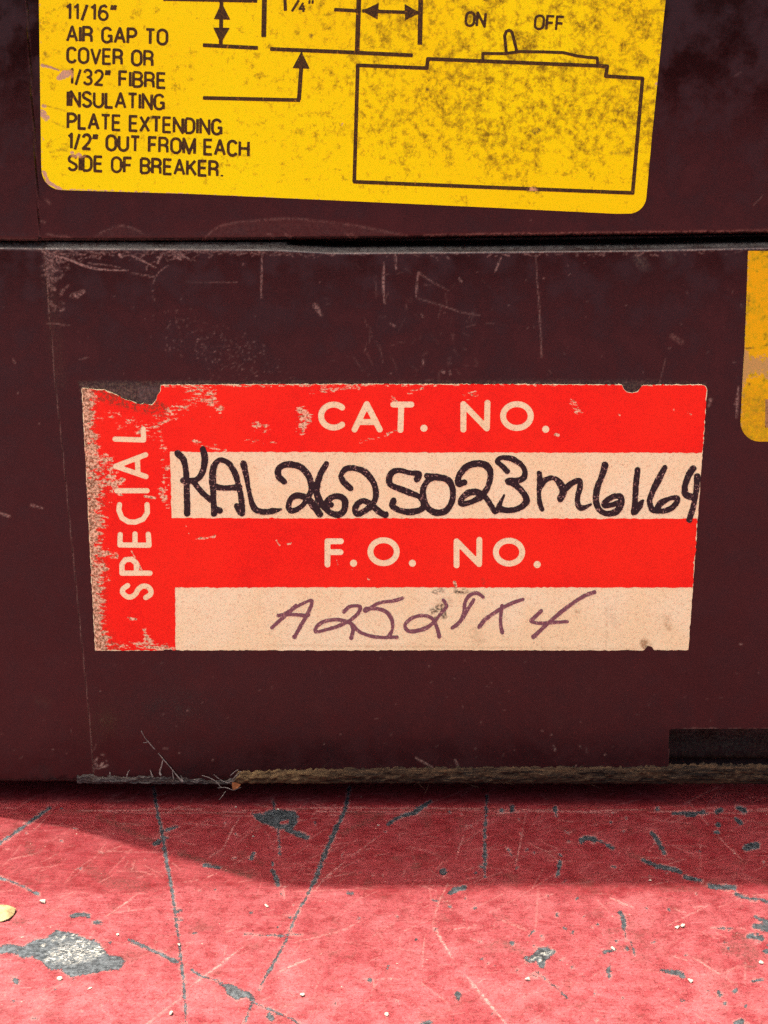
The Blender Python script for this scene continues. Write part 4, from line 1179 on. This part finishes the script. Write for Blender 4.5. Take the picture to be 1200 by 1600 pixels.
INKZ = 0.018
yt = Field(92, -40, 1012, 312, 1.0)
LINES = [('11/16"', (104, 29.5), (180, 31.5)), ('AIR GAP TO', (105, 64), (261, 69.5)), ('COVER OR', (105, 97), (239, 103)), ('1/32" FIBRE', (108, 130.5), (258, 137.5)),
         ('INSULATING', (106, 165.5), (256, 171)), ('PLATE EXTENDING', (106, 200), (346, 210)), ('1/2" OUT FROM EACH', (107, 231.5), (388, 244)), ('SIDE OF BREAKER.', (107, 265.5), (348, 275.5))]
for s, a, b in LINES:
    text(yt, s, a, b, 22.5, 2.2)
yo = Field(715, 8, 900, 60, 1.0)
text(yo, 'ON', (727, 40), (757, 41.5), 21, 2.0, .08)
text(yo, 'OFF', (835, 45), (879, 47.5), 21, 2.0, .08)
W, F, P, S = march(yt, LY - TH - INKZ, 0.0, LEAN)
lost = np.clip(1 - np.hypot((P[:, 0] - 108) / 9, (P[:, 1] - 116) / 9), 0, 1) * 3 + np.clip(1 - np.hypot((P[:, 0] - 122) / 14, (P[:, 1] - 243) / 5), 0, 1) * 2
printed = make('printed_text', W, F, INK, warning, attrs={'density': np.full(len(P), .12), 'lost': np.clip(lost, 0, 1)})

W, F, P, S = march(yo, LY - TH - INKZ, 0.0, LEAN)
make('printed_text', W, F, INK, warning, attrs={'density': np.full(len(P), .3), 'lost': np.zeros(len(P))})
yd = Field(240, -60, 1020, 312, 1.0)
for pts, r_ in [([(255, -2), (402, 1)], 2.6), ([(346, 4), (345, 68)], 2.4), ([(317, 70.5), (403, 75)], 2.4), ([(414, -40), (412, 58)], 3.0), ([(422, 76.5), (530, 81), (645, 86.5)], 2.4),
                ([(562, -40), (558, 80)], 2.9), ([(658, -40), (656, 70)], 2.9), ([(522, 15), (560, 17)], 2.2), ([(566, 17), (655, 20)], 2.2), ([(471, 100), (467, 156.5)], 2.5), ([(469, 156.5), (317, 153)], 2.3),
                ([(553.5, 285), (559, 102), (667, 106.5), (668.5, 92), (755, 95.5), (949, 103.5), (946.5, 119), (1004, 122.5), (988.5, 301.5), (760, 292.5), (552, 284)], 2.3),
                ([(754.5, 96), (754.5, 83.5), (790, 83.8), (812, 80.5), (850, 81.2), (880, 82.2), (900, 87), (918, 89.5), (933, 90.5), (934, 102)], 1.9),
                ([(791, 82), (788.5, 56), (791, 49), (796, 47.2), (800, 50), (807.5, 80)], 1.9),
                ([(445, -6), (446, 17)], 2.0), ([(456, 18), (467, 0)], 1.5), ([(484, 0), (483, 6)], 1.4), ([(489, 0), (488, 6)], 1.4), ([(474, 4), (468, 14), (477, 14)], 1.2), ([(474, 8), (474, 19)], 1.4)]:
    yd.line(pts, r_ * 1.28, butt=True)
for tri in [[(346, 3.5), (334, 37 - 7), (360, 31)], [(345, 68.5), (333, 43), (359, 43.5)], [(565, 17), (592, 4.5), (590, 30.5)], [(656.5, 20), (632, 6), (633, 32)], [(471, 80), (457, 106.5), (484, 107.5)]]:
    yd.poly(tri)
W, F, P, S = march(yd, LY - TH - INKZ, 0.0, LEAN)
diagram = make('printed_diagram', W, F, INK, warning, attrs={'density': np.full(len(P), .92), 'lost': np.clip(1.6 - np.hypot(P[:, 0] - 832, P[:, 1] - 297) / 6, 0, 1)})

# ------------------------------------------------------------------ amber label at the right
ol = Field(1140, 380, 1480, 705, 1.5, fill=8.0)
oout = [(1169, 392), (1166.5, 470), (1163.5, 545), (1160, 600), (1157.5, 655)] + [tuple(p) for p in arc(1187, 659, 30, 31, 178, 92, 8)] + [(1300, 690), (1450, 690), (1462, 392)]
ol.poly(oout)
W, F, P, S = march(ol, -TH, TH - 0.002)
ow = np.clip(1 - (P[:, 0] - np.interp(P[:, 1], [392, 690], [1168, 1157])) / 11, 0, 1) * .5
ow += np.clip(1 - np.abs(P[:, 1] - 572) / 34, 0, 1) * .85
og = np.clip(1 - np.hypot((P[:, 0] - 1171) / 12, (P[:, 1] - 544) / 1.8), 0, 1) * 1.5 + np.clip(1 - np.hypot(P[:, 0] - 1171, P[:, 1] - 600) / 4, 0, 1) + np.clip(1 - np.hypot((P[:, 0] - 1170) / 4, (P[:, 1] - 470) / 12), 0, 1) * .8
og += np.clip((P[:, 1] - 600) / 80, 0, .3) * (P[:, 0] < 1200)
amber = make('rating_label', W, F, ORANGE, breaker, attrs={'wear': np.clip(ow, 0, 1), 'grime': np.clip(og, 0, 1), 'mottle': np.full(len(P), .35)})
amber['label'] = 'worn amber label cut off by the right edge'
of = Field(1180, 610, 1462, 685, 1.0)
of.line([(1199, 624), (1198.5, 668)], 3.0, butt=True)
W, F, P, S = march(of, -TH - INKZ)
make('printed_bar', W, F, INK, amber, attrs={'density': np.full(len(P), .2), 'lost': np.full(len(P), .5)})

# ------------------------------------------------------------------ red and cream catalogue label
rout = [(127.5, 606), (140, 606.5), (152, 609), (163, 608.5), (172, 613), (184, 617), (196, 624.5), (205, 626), (216, 631.5), (228, 631), (237, 632.5), (244, 625), (246, 617), (250, 612), (251, 601.5), (300, 601), (420, 600.3), (620, 600), (800, 600.2),
        (972, 601), (975, 607), (980, 612.5), (988, 614), (996, 612), (1001, 606), (1004, 601.3), (1096, 600.8), (1103, 603), (1105, 609), (1098, 706), (1090, 812), (1083, 918), (1075.5, 1016),
        (1022, 1016), (1019, 1011), (1013, 1009.5), (1009, 1012), (1006, 1016.3), (700, 1016), (400, 1016), (270, 1016.3), (268, 1014.5), (258, 1014.5), (255, 1016.4), (148.5, 1016.4), (144, 930), (138, 810), (132.5, 700)]


def ragged(pts, amp, seed, step=5.0):
    rng = np.random.default_rng(seed)
    out = []
    for k in range(len(pts)):
        a, b = np.array(pts[k], float), np.array(pts[(k + 1) % len(pts)], float)
        n_ = max(1, int(np.hypot(*(b - a)) / step))
        nrm = np.array([-(b - a)[1], (b - a)[0]]) / (np.hypot(*(b - a)) + 1e-9)
        for i in range(n_):
            out.append(tuple(a + (b - a) * i / n_ + nrm * rng.normal(0, amp)))
    return out


rrag = ragged(rout, .38, 4)
rl = Field(115, 590, 1115, 1026, 2.0, fill=8.0)
rl.poly(rrag)
W, F, P, S = march(rl, -TH, TH - 0.002)
stain = Field(115, 590, 1115, 1026, 2.0, fill=0.0)
torn = Field(115, 590, 1115, 1026, 2.0, fill=0.0)
for p, r_, v in [([(1040, 965), (1044, 980)], [4, 6], .5), ([(742, 990), (748, 1000)], 10, .22), ([(950, 950), (960, 975)], 6, .2), ([(1008, 1005), (1012, 1011)], 8, .85), ([(900, 955), (905, 956)], 2, .6), ([(690, 945), (700, 940)], 8, .45), ([(420, 990), (424, 988)], 2, .5), ([(425, 1008), (1000, 1014)], 1, .4), ([(949, 960), (947, 1010)], .7, .5)]:
    stain.paint(p, r_, v, 4)
for p, r_, v in [([(678, 926), (690, 922)], 4, .7), ([(676, 955), (690, 948), (694, 962)], 5, .85), ([(712, 925), (728, 924)], [3, 4], .9), ([(680, 967)], 4, .95), ([(728, 922), (755, 930)], 2, .5), ([(705, 915), (712, 918)], 2, .6), ([(1012, 1012)], 5, .9)]:
    torn.paint(p, r_, v, 3)
catalog = make('catalog_label', W, F, PAPER, breaker, attrs={'stain': stain.sample(P[:, 0], P[:, 1]), 'torn': torn.sample(P[:, 0], P[:, 1])})
catalog['label'] = 'red and cream catalogue label with handwritten numbers'

rp = Field(115, 590, 1115, 1026, 1.25, fill=6.0)
rp.poly(ragged(rout, .6, 31, 3.5), off=0.5)
rp.poly(ragged([(265.5, 706), (500, 706.5), (800, 707), (1108, 707.5), (1100, 810.5), (800, 810), (500, 809.8), (268, 809.5), (267, 760)], .4, 8), carve=True)
rp.poly(ragged([(273.5, 918), (500, 917.7), (800, 917.8), (1098, 918), (1090, 1030), (700, 1030), (274, 1030), (274, 970)], .4, 9), carve=True)


def knock(o, s, strokes, r_, dots=()):
    for st in strokes:
        rp.line(q(o, st, s), r_, butt=False, carve=True)
    for d in dots:
        rp.line(q(o, [d], s), 5.6, carve=True)


C1, C2, C3 = (480, 600), (480, 820), (120, 590)
knock(C1, 3, [ell(124, 150, 59, 54, 48, 312, 24), [(222, 213), (279, 94), (340, 213)], [(242, 178), (320, 178)], [(404, 96), (488, 96)], [(441, 98), (437, 215)],
              [(732, 213), (732, 94), (842, 208), (845, 88)], ell(983, 150, 65, 56, 0, 360, 30)], 4.7, [(547, 207), (1118, 212)])
knock(C2, 3, [[(95, 186), (95, 77), (158, 77)], [(95, 128), (156, 128)], ell(358, 126, 62, 54, 0, 360, 30), [(700, 190), (700, 77), (806, 184), (807, 70)], ell(946, 128, 62, 54, 0, 360, 30)], 4.6, [(217, 180), (493, 180), (1078, 186)])
sS = [(1, .18), (.72, .02), (.42, 0), (.10, .14), (.05, .30), (.30, .46), (.70, .56), (.95, .72), (.88, .90), (.58, 1), (.25, .98), (0, .82)]
knock(C3, 3.719, [[(222, 357), (388, 362), (386, 298)], [(400, 448), (225, 515), (402, 575)], [(352, 470), (355, 555)], [(232, 657), (408, 657)],
                  [(248, 738), (244, 770), (262, 815), (300, 838), (340, 840), (385, 822), (410, 785), (408, 738)],
                  [(252, 912), (250, 972), (420, 974), (415, 910)], [(338, 908), (338, 972)],
                  [(425, 1136), (262, 1136), (262, 1085), (282, 1058), (318, 1055), (345, 1078), (348, 1134)],
                  [tuple(p) for p in spline([(266 + y * 164, 1278 - x * 70) for x, y in sS], 4)]], 4.1)
W, F, P, S = march(rp, -TH - INKZ)
rw = Field(115, 590, 1115, 1026, 1.25, fill=0.0)
rd = Field(115, 590, 1115, 1026, 1.25, fill=0.0)
PXg, PYg = np.meshgrid(rw.x0 + np.arange(rw.nx) * rw.step, rw.y0 + np.arange(rw.ny) * rw.step)
lft = np.interp(PYg, [600, 1016], [127, 148])
dL = PXg - lft
w_edge = np.interp(PYg, [600, 680, 760, 830, 900, 960, 1016], [44, 32, 56, 36, 40, 30, 52])
rw.a = np.clip(1.15 - dL / w_edge, 0, 1) * 0.78
rd.a = np.clip(1.05 - dL / (w_edge * .8), 0, 1) * 0.80
for p, r_, v in [([(470, 640), (478, 655), (470, 672)], [10, 13, 8], .62), ([(300, 612), (325, 618), (345, 640)], [14, 15, 9], .50), ([(225, 665), (280, 640), (330, 612)], 14, .46), ([(480, 612), (540, 606)], 6, .46), ([(640, 612), (660, 606)], 6, .40), ([(300, 690), (350, 702)], 6, .40), ([(560, 690), (600, 680)], 5, .38), ([(165, 720), (180, 760)], 18, .5), ([(190, 660), (250, 680)], 14, .42), ([(255, 700), (262, 760)], 9, .42), ([(400, 665), (418, 672)], 9, .52), ([(380, 690), (430, 690)], 5, .4), ([(530, 605), (560, 606)], 4, .5),
                 ([(260, 603), (330, 603)], 4, .55), ([(330, 603), (720, 602)], 2.5, .46), ([(720, 602), (1090, 602)], 2, .36), ([(618, 632), (614, 622)], 6, .6), ([(624, 672), (606, 678)], 4, .55), ([(742, 615), (725, 622)], 9, .38), ([(894, 628), (905, 645)], 6, .52), ([(965, 645), (968, 648)], 2.5, .7), ([(1075, 645), (1079, 648)], 3, .55), ([(1053, 640)], 3, .5), ([(995, 660)], 3, .5),
                 ([(868, 679), (872, 680)], 3, .8), ([(312, 842), (335, 838)], 3, .55), ([(290, 820), (296, 836)], 1.5, .55), ([(280, 848), (320, 840)], 1, .5), ([(432, 845), (437, 852)], 2, .7), ([(450, 850), (455, 848)], 2, .7), ([(550, 890)], 2, .6), ([(574, 904), (577, 906)], 1.6, .7), ([(526, 875), (528, 885)], 1.2, .7), ([(555, 893), (560, 892)], 1.5, .6), ([(658, 870)], 2, .5),
                 ([(225, 985), (232, 1005)], [5, 10], .6), ([(180, 1008), (270, 1012)], 8, .5), ([(200, 965), (212, 968)], 3, .6), ([(235, 1012), (262, 1010)], 4, .6), ([(226, 775), (242, 778)], 2.5, .7), ([(250, 765), (262, 790)], 7, .5), ([(205, 860), (222, 892)], 1.6, .8), ([(150, 862), (180, 868)], 8, .6), ([(170, 745), (185, 770)], 7, .6), ([(189, 747), (195, 749)], 2, .9), ([(190, 775)], 2, .5), ([(1088, 745), (1082, 812)], 1.5, .3), ([(710, 910), (712, 916)], 3, .8), ([(165, 645), (220, 660)], 8, .40), ([(330, 652), (334, 700)], 3, .3)]:
    rw.paint(p, r_, v, max(3, np.max(r_) * .9))
for p, r_, v in [([(135, 610), (250, 640)], 12, .7), ([(754, 905), (756, 912)], 1.2, .9), ([(300, 655)], 1.2, .6), ([(345, 652)], 1.5, .8), ([(150, 1005), (175, 1012)], 12, .6), ([(158, 985), (162, 1000)], 3, .9), ([(258, 1012), (264, 1015)], 4, .9), ([(900, 707)], 2, .8), ([(1080, 855)], 2, .5)]:
    rd.paint(p, r_, v, 6)
red = make('red_print', W, F, REDINK, catalog, attrs={'wear': rw.sample(P[:, 0], P[:, 1]), 'dirt': rd.sample(P[:, 0], P[:, 1])})

# handwriting, traced stroke by stroke
HA, HB, HC, HD, HE = (260, 690), (540, 690), (820, 690), (400, 900), (660, 900)
TOP = [
    (HA, [(72, 74), (105, 110), (120, 170), (125, 250), (128, 330), (130, 448)]), (HA, [(228, 48), (240, 110), (225, 190), (185, 240), (120, 245), (105, 243)]), (HA, [(170, 250), (215, 310), (275, 365)]),
    (HA, [(298, 450), (295, 350), (288, 250), (295, 160), (330, 116), (385, 132), (430, 200), (455, 290), (470, 380), (472, 448)]), (HA, [(300, 282), (370, 290), (455, 285)]), (HA, [(300, 425), (334, 432)]), (HA, [(440, 402), (465, 442)]),
    (HA, [(482, 138), (500, 220), (520, 330), (550, 415), (600, 440), (660, 435), (716, 425)]),
    (HA, [(735, 250), (700, 215), (705, 165), (760, 143), (830, 155), (885, 210), (905, 280), (895, 330), (850, 400), (790, 432), (764, 412), (775, 360), (820, 337), (880, 355), (920, 400), (960, 453)]),
    (HA, [(1000, 138), (965, 200), (940, 280), (945, 340), (970, 390), (1020, 440), (1070, 458), (1110, 430), (1115, 370), (1080, 342), (1030, 350), (1000, 385), (1030, 395)]),
    (HB, [(30, 292), (-12, 250), (-28, 210), (0, 172), (50, 166), (120, 190), (170, 250), (190, 320), (170, 390), (110, 438), (68, 450), (62, 410), (100, 372), (150, 385), (200, 430), (248, 458), (258, 442)]),
    (HB, [(445, 236), (458, 202), (400, 195), (330, 180), (285, 200), (272, 250), (300, 280), (390, 315), (460, 345), (490, 390), (470, 425), (410, 440), (340, 430), (292, 405), (300, 370)]),
    (HB, [(508, 215), (570, 222), (640, 240), (670, 300), (665, 370), (630, 430), (570, 445), (520, 420), (490, 370), (485, 300), (510, 250), (560, 222)]),
    (HB, [(742, 255), (706, 264), (707, 220), (750, 160), (820, 137), (880, 150), (905, 200), (890, 280), (850, 340), (790, 375), (730, 390), (720, 365), (760, 325), (820, 315), (870, 345), (910, 400), (935, 438), (960, 400), (990, 335)]),
    (HB, [(1010, 185), (975, 150), (947, 120), (980, 100), (1050, 112), (1110, 160), (1120, 210), (1090, 240), (1015, 248), (1060, 270), (1110, 320), (1130, 370), (1090, 415), (1020, 430), (960, 420)]),
    (HC, [(90, 197), (95, 260), (88, 320), (95, 390), (108, 423)]), (HC, [(95, 282), (130, 240), (180, 227), (220, 260), (240, 310), (222, 358)]), (HC, [(240, 310), (290, 262), (340, 243), (345, 280), (330, 350), (335, 400), (360, 415), (412, 394)]),
    (HC, [(502, 147), (480, 220), (450, 300), (445, 370), (470, 430), (520, 450), (575, 435), (605, 390), (600, 347), (560, 342), (510, 370), (500, 395), (540, 395), (580, 383)]),
    (HC, [(704, 177), (695, 260), (690, 350), (682, 443)]), (HC, [(690, 440), (715, 400), (738, 368)]),
    (HC, [(875, 162), (835, 240), (795, 320), (780, 380), (800, 425), (850, 435), (910, 420), (950, 380), (950, 352), (900, 357), (850, 385), (830, 410)]),
    (HC, [(1052, 167), (1020, 220), (1000, 280), (1005, 330), (1040, 345), (1066, 345)]), (HC, [(1078, 217), (1072, 300), (1055, 400), (1028, 488)]),
]
hw = Field(255, 690, 1112, 830, 1.0)
for o, pts in TOP:
    n_ = len(pts)
    thin = [(4.75 + RNG.normal(0, .5)) for _ in range(max(3, n_))]
    if pts[-1] in ((738, 368), (990, 335), (258, 442), (412, 394), (716, 425)):
        thin[-1] = 2.0
    hw.line(spline(q(o, pts), 6), thin)
hw.a += fbm(hw.a.shape, (26, 150), 3, 21) * 0.45
W, F, P, S = march(hw, -TH - 2 * INKZ)
den = np.clip(0.95 + 0.1 * fbm((len(P), 1), (len(P) / 60, 1), 1, 3)[:, 0], 0, 1)
ink_den = Field(255, 690, 1112, 830, 1.0, fill=0.80)
ink_den.a = np.clip(0.86 + 0.30 * fbm(ink_den.a.shape, (7, 44), 3, 77), .45, 1)
for o, pts in TOP:
    for e_ in (pts[0], pts[-1]):
        ink_den.paint(q(o, [e_]), 4.5, 1.0, 4)
for o, pts in TOP:                                        # slightly paler core where the nib rode
    ink_den.a = np.minimum(ink_den.a, 1)
ha = make('handwriting', W, F, MARKER, catalog, attrs={'density': ink_den.sample(P[:, 0], P[:, 1])})
ha['label'] = 'thick black marker numbers'
BOT = [
    (HD, [(100, 322), (170, 260), (250, 195), (340, 152), (346, 180), (320, 240), (280, 310), (240, 382)]), (HD, [(140, 246), (220, 240), (310, 248)]), (HD, [(170, 245), (215, 215), (250, 182)]),
    (HD, [(550, 222), (590, 190), (648, 190), (640, 230), (590, 275), (520, 310), (440, 335), (372, 348), (385, 310), (440, 280), (520, 273), (590, 295), (625, 330), (660, 355), (720, 376), (800, 384), (880, 382)]), (HD, [(598, 300), (606, 340), (595, 388)]),
    (HD, [(915, 138), (860, 155), (780, 165), (730, 190), (685, 220), (690, 205), (760, 205), (820, 230), (850, 280), (852, 335), (832, 372)]),
    (HD, [(1172, 150), (1190, 190), (1150, 240), (1110, 290), (1050, 330), (960, 345), (930, 310), (970, 265), (1040, 247), (1100, 265), (1130, 320), (1145, 378)]),
    (HE, [(380, 132), (340, 107), (290, 125), (265, 170), (260, 230), (230, 290), (185, 325)]), (HE, [(320, 150), (285, 205), (255, 260), (215, 305), (190, 320)]),
    (HE, [(355, 318), (400, 265), (490, 205), (560, 170), (628, 146)]), (HE, [(497, 185), (490, 250), (490, 310), (500, 352)]),
    (HE, [(742, 218), (705, 255), (678, 283), (740, 295), (820, 290), (905, 285)]), (HE, [(1075, 100), (1010, 125), (940, 170), (860, 230), (780, 300), (693, 382)]),
]
hb = Field(410, 915, 945, 1010, 1.0)
for o, pts in BOT:
    hb.line(spline(q(o, pts), 6), [2.85 + RNG.normal(0, .3) for _ in range(max(3, len(pts)))])
for o, p in [(HD, (240, 380)), (HD, (595, 384)), (HD, (1145, 376)), (HE, (360, 312)), (HE, (498, 348)), (HE, (693, 380)), (HD, (325, 242))]:
    hb.line(q(o, [p]), 3.6)
hb.a += fbm(hb.a.shape, (24, 130), 3, 22) * 0.35
W, F, P, S = march(hb, -TH - 2 * INKZ)
dd = Field(410, 915, 945, 1010, 1.0, fill=0.0)
dd.a = np.clip(0.40 + 0.22 * fbm(dd.a.shape, (8, 40), 3, 5), .1, .75)
for o, p, r_ in [(HD, [(240, 380), (244, 365)], 5), (HD, [(325, 240), (312, 255)], 5), (HD, [(596, 384), (602, 362)], 4.5), (HD, [(780, 384), (880, 382)], 4), (HD, [(1145, 376), (1140, 355)], 5), (HE, [(318, 152), (285, 205)], 3.5), (HE, [(360, 314), (378, 295)], 4.5), (HE, [(498, 352), (492, 335)], 4.5),
                  (HE, [(693, 382), (710, 366)], 4), (HD, [(690, 215), (740, 205)], 3), (HE, [(900, 285)], 4), (HE, [(1000, 130), (950, 165)], 3), (HD, [(1115, 285)], 5), (HD, [(170, 260), (110, 315)], 3.5)]:
    dd.paint(q(o, p), r_, 1.0 if r_ > 3.6 else .8, 4)
hbo = make('handwriting', W, F, MARKER2, catalog, attrs={'density': dd.sample(P[:, 0], P[:, 1])})
hbo['label'] = 'faint purple marker numbers'

# ------------------------------------------------------------------ leaf and grit lying on the surface
lf = q(Z1, [(-60, 730), (-30, 708), (20, 703), (60, 708), (102, 735), (85, 768), (55, 795), (10, 806), (-40, 800)])
V, F = [], []
c = np.mean([flat(*p) for p in lf], 0)
ring = [np.array(flat(*p), float) for p in lf]
for t, z in ((1.0, .10), (.6, .75), (.0, .95)):
    for k, p in enumerate(ring):
        w_ = c + (p - c) * max(t, .03)
        V.append((w_[0], w_[1], z + .12 * math.sin(k * 2.1) * t + (0.25 if p[0] > c[0] + 1 else 0) * t))
n_ = len(ring)
top_n = len(V)
V += [(x, y, z - .10) for x, y, z in V[:n_]]
for lv in range(2):
    for k in range(n_):
        a, b = lv * n_ + k, lv * n_ + (k + 1) % n_
        F.append([b, a, a + n_, b + n_])
F.append([2 * n_ + k for k in range(n_)][::-1])
for k in range(n_):
    F.append([k, (k + 1) % n_, top_n + (k + 1) % n_, top_n + k])
F.append([top_n + k for k in range(n_)])
V = [(x, y, max(z, .0)) for x, y, z in V]
leaf = make('leaf_flake', V, F, LEAF, smooth=True, sharp=40)
leaf['label'] = 'small dry yellowish leaf flake lying at the left edge of the photo'
leaf['category'] = 'leaf'


def crumb_mesh(seed):
    rng = np.random.default_rng(seed)
    import bmesh
    bm = bmesh.new()
    bmesh.ops.create_icosphere(bm, subdivisions=2, radius=1.0)
    ax = rng.normal(size=(9, 3))
    ax /= np.linalg.norm(ax, axis=1)[:, None]
    for v in bm.verts:
        p = np.array(v.co)
        for a in ax:                                       # chop flat facets like broken grit
            d = p @ a
            if d > .45:
                p -= a * (d - .45)
        v.co = p * (1.55, 1.05, .62)
    zmin = min(v.co.z for v in bm.verts)
    for v in bm.verts:
        v.co = (v.co.x * MM, v.co.y * MM, (v.co.z - zmin) * MM)
    me = bpy.data.meshes.new('grit_crumb')
    bm.to_mesh(me)
    bm.free()
    me.materials.append(CRUMB)
    return me


CR = [crumb_mesh(s) for s in range(4)]
SPOTS = [
    (Z1, (270, 675), 4.0, 'pale grit crumb on sunlit red paint, just right of the leaf flake'),
    (Z1, (375, 1155), 3.4, 'pale grit crumb at the lower edge of the big grey paint chip'),
    (Z1, (560, 1215), 2.2, 'small pale grit crumb below right of the big grey paint chip'),
    (Z1, (737, 880), 2.2, 'small pale grit crumb above the right tip of the big grey chip'),
    (Z1, (1119, 943), 2.2, 'yellowish grit crumb lying on the long dark scratch'),
    (Z1, (1068, 1375), 2.8, 'pale grit crumb left of the foot of the long dark scratch'),
    (Z2, (465, 697), 3.2, 'white grit crumb above the short horizontal crack in the paint'),
    (Z2, (690, 1257), 2.8, 'white grit crumb alone on bright red paint, right of the grey tailed chip'),
    (Z2, (275, 83), 1.8, 'tiny pale crumb close under the rusty flake, in shade'),
    (Z2, (540, 98), 1.6, 'tiny pale crumb on top of the black paint chip in shade'),
    (Z2, (383, 265), 1.5, 'tiny pale crumb left of the black chip tail in shade'),
    (Z2, (1165, 198), 1.7, 'tiny pale crumb right of the wide dark scratch in shade'),
    (Z3, (900, 1162), 2.8, 'white grit crumb below the small chip of bare bright metal'),
    (Z3, (18, 1380), 2.6, 'white grit crumb near the middle of the bottom edge'),
    (Z4, (636, 832), 3.2, 'left one of two touching white crumbs on sunlit paint at right'),
    (Z4, (664, 826), 3.0, 'right one of two touching white crumbs on sunlit paint at right'),
    (Z4, (715, 1172), 2.8, 'white grit crumb right of the long grey chip near the bottom right'),
    (Z4, (1160, 1054), 3.0, 'white grit crumb by the right edge below the grey scuffs'),
    (Z4, (232, 968), 2.4, 'pale grit crumb at the end of a small grey chip, right part of sunlit paint'),
    (Z4, (462, 540), 1.7, 'tiny pale crumb exactly on the shadow line at right'),
]
for k, (o, p, r_, lab) in enumerate(SPOTS):
    cr = bpy.data.objects.new('grit_crumb', CR[k % 4])
    COL.objects.link(cr)
    px_, py_ = q(o, [p])[0]
    x, y = flat(px_, py_ + r_ * .5)
    cr.location = (float(x) * MM, float(y) * MM, 0)
    s_ = r_ * 0.125
    cr.scale = (s_ * random.uniform(.8, 1.25), s_ * random.uniform(.8, 1.15), s_ * random.uniform(.7, 1.1))
    cr.rotation_euler = (0, 0, random.uniform(0, 6.28))
    cr['label'] = lab
    cr['category'] = 'crumb'
    cr['group'] = 'pale grit crumbs scattered on the red paint'
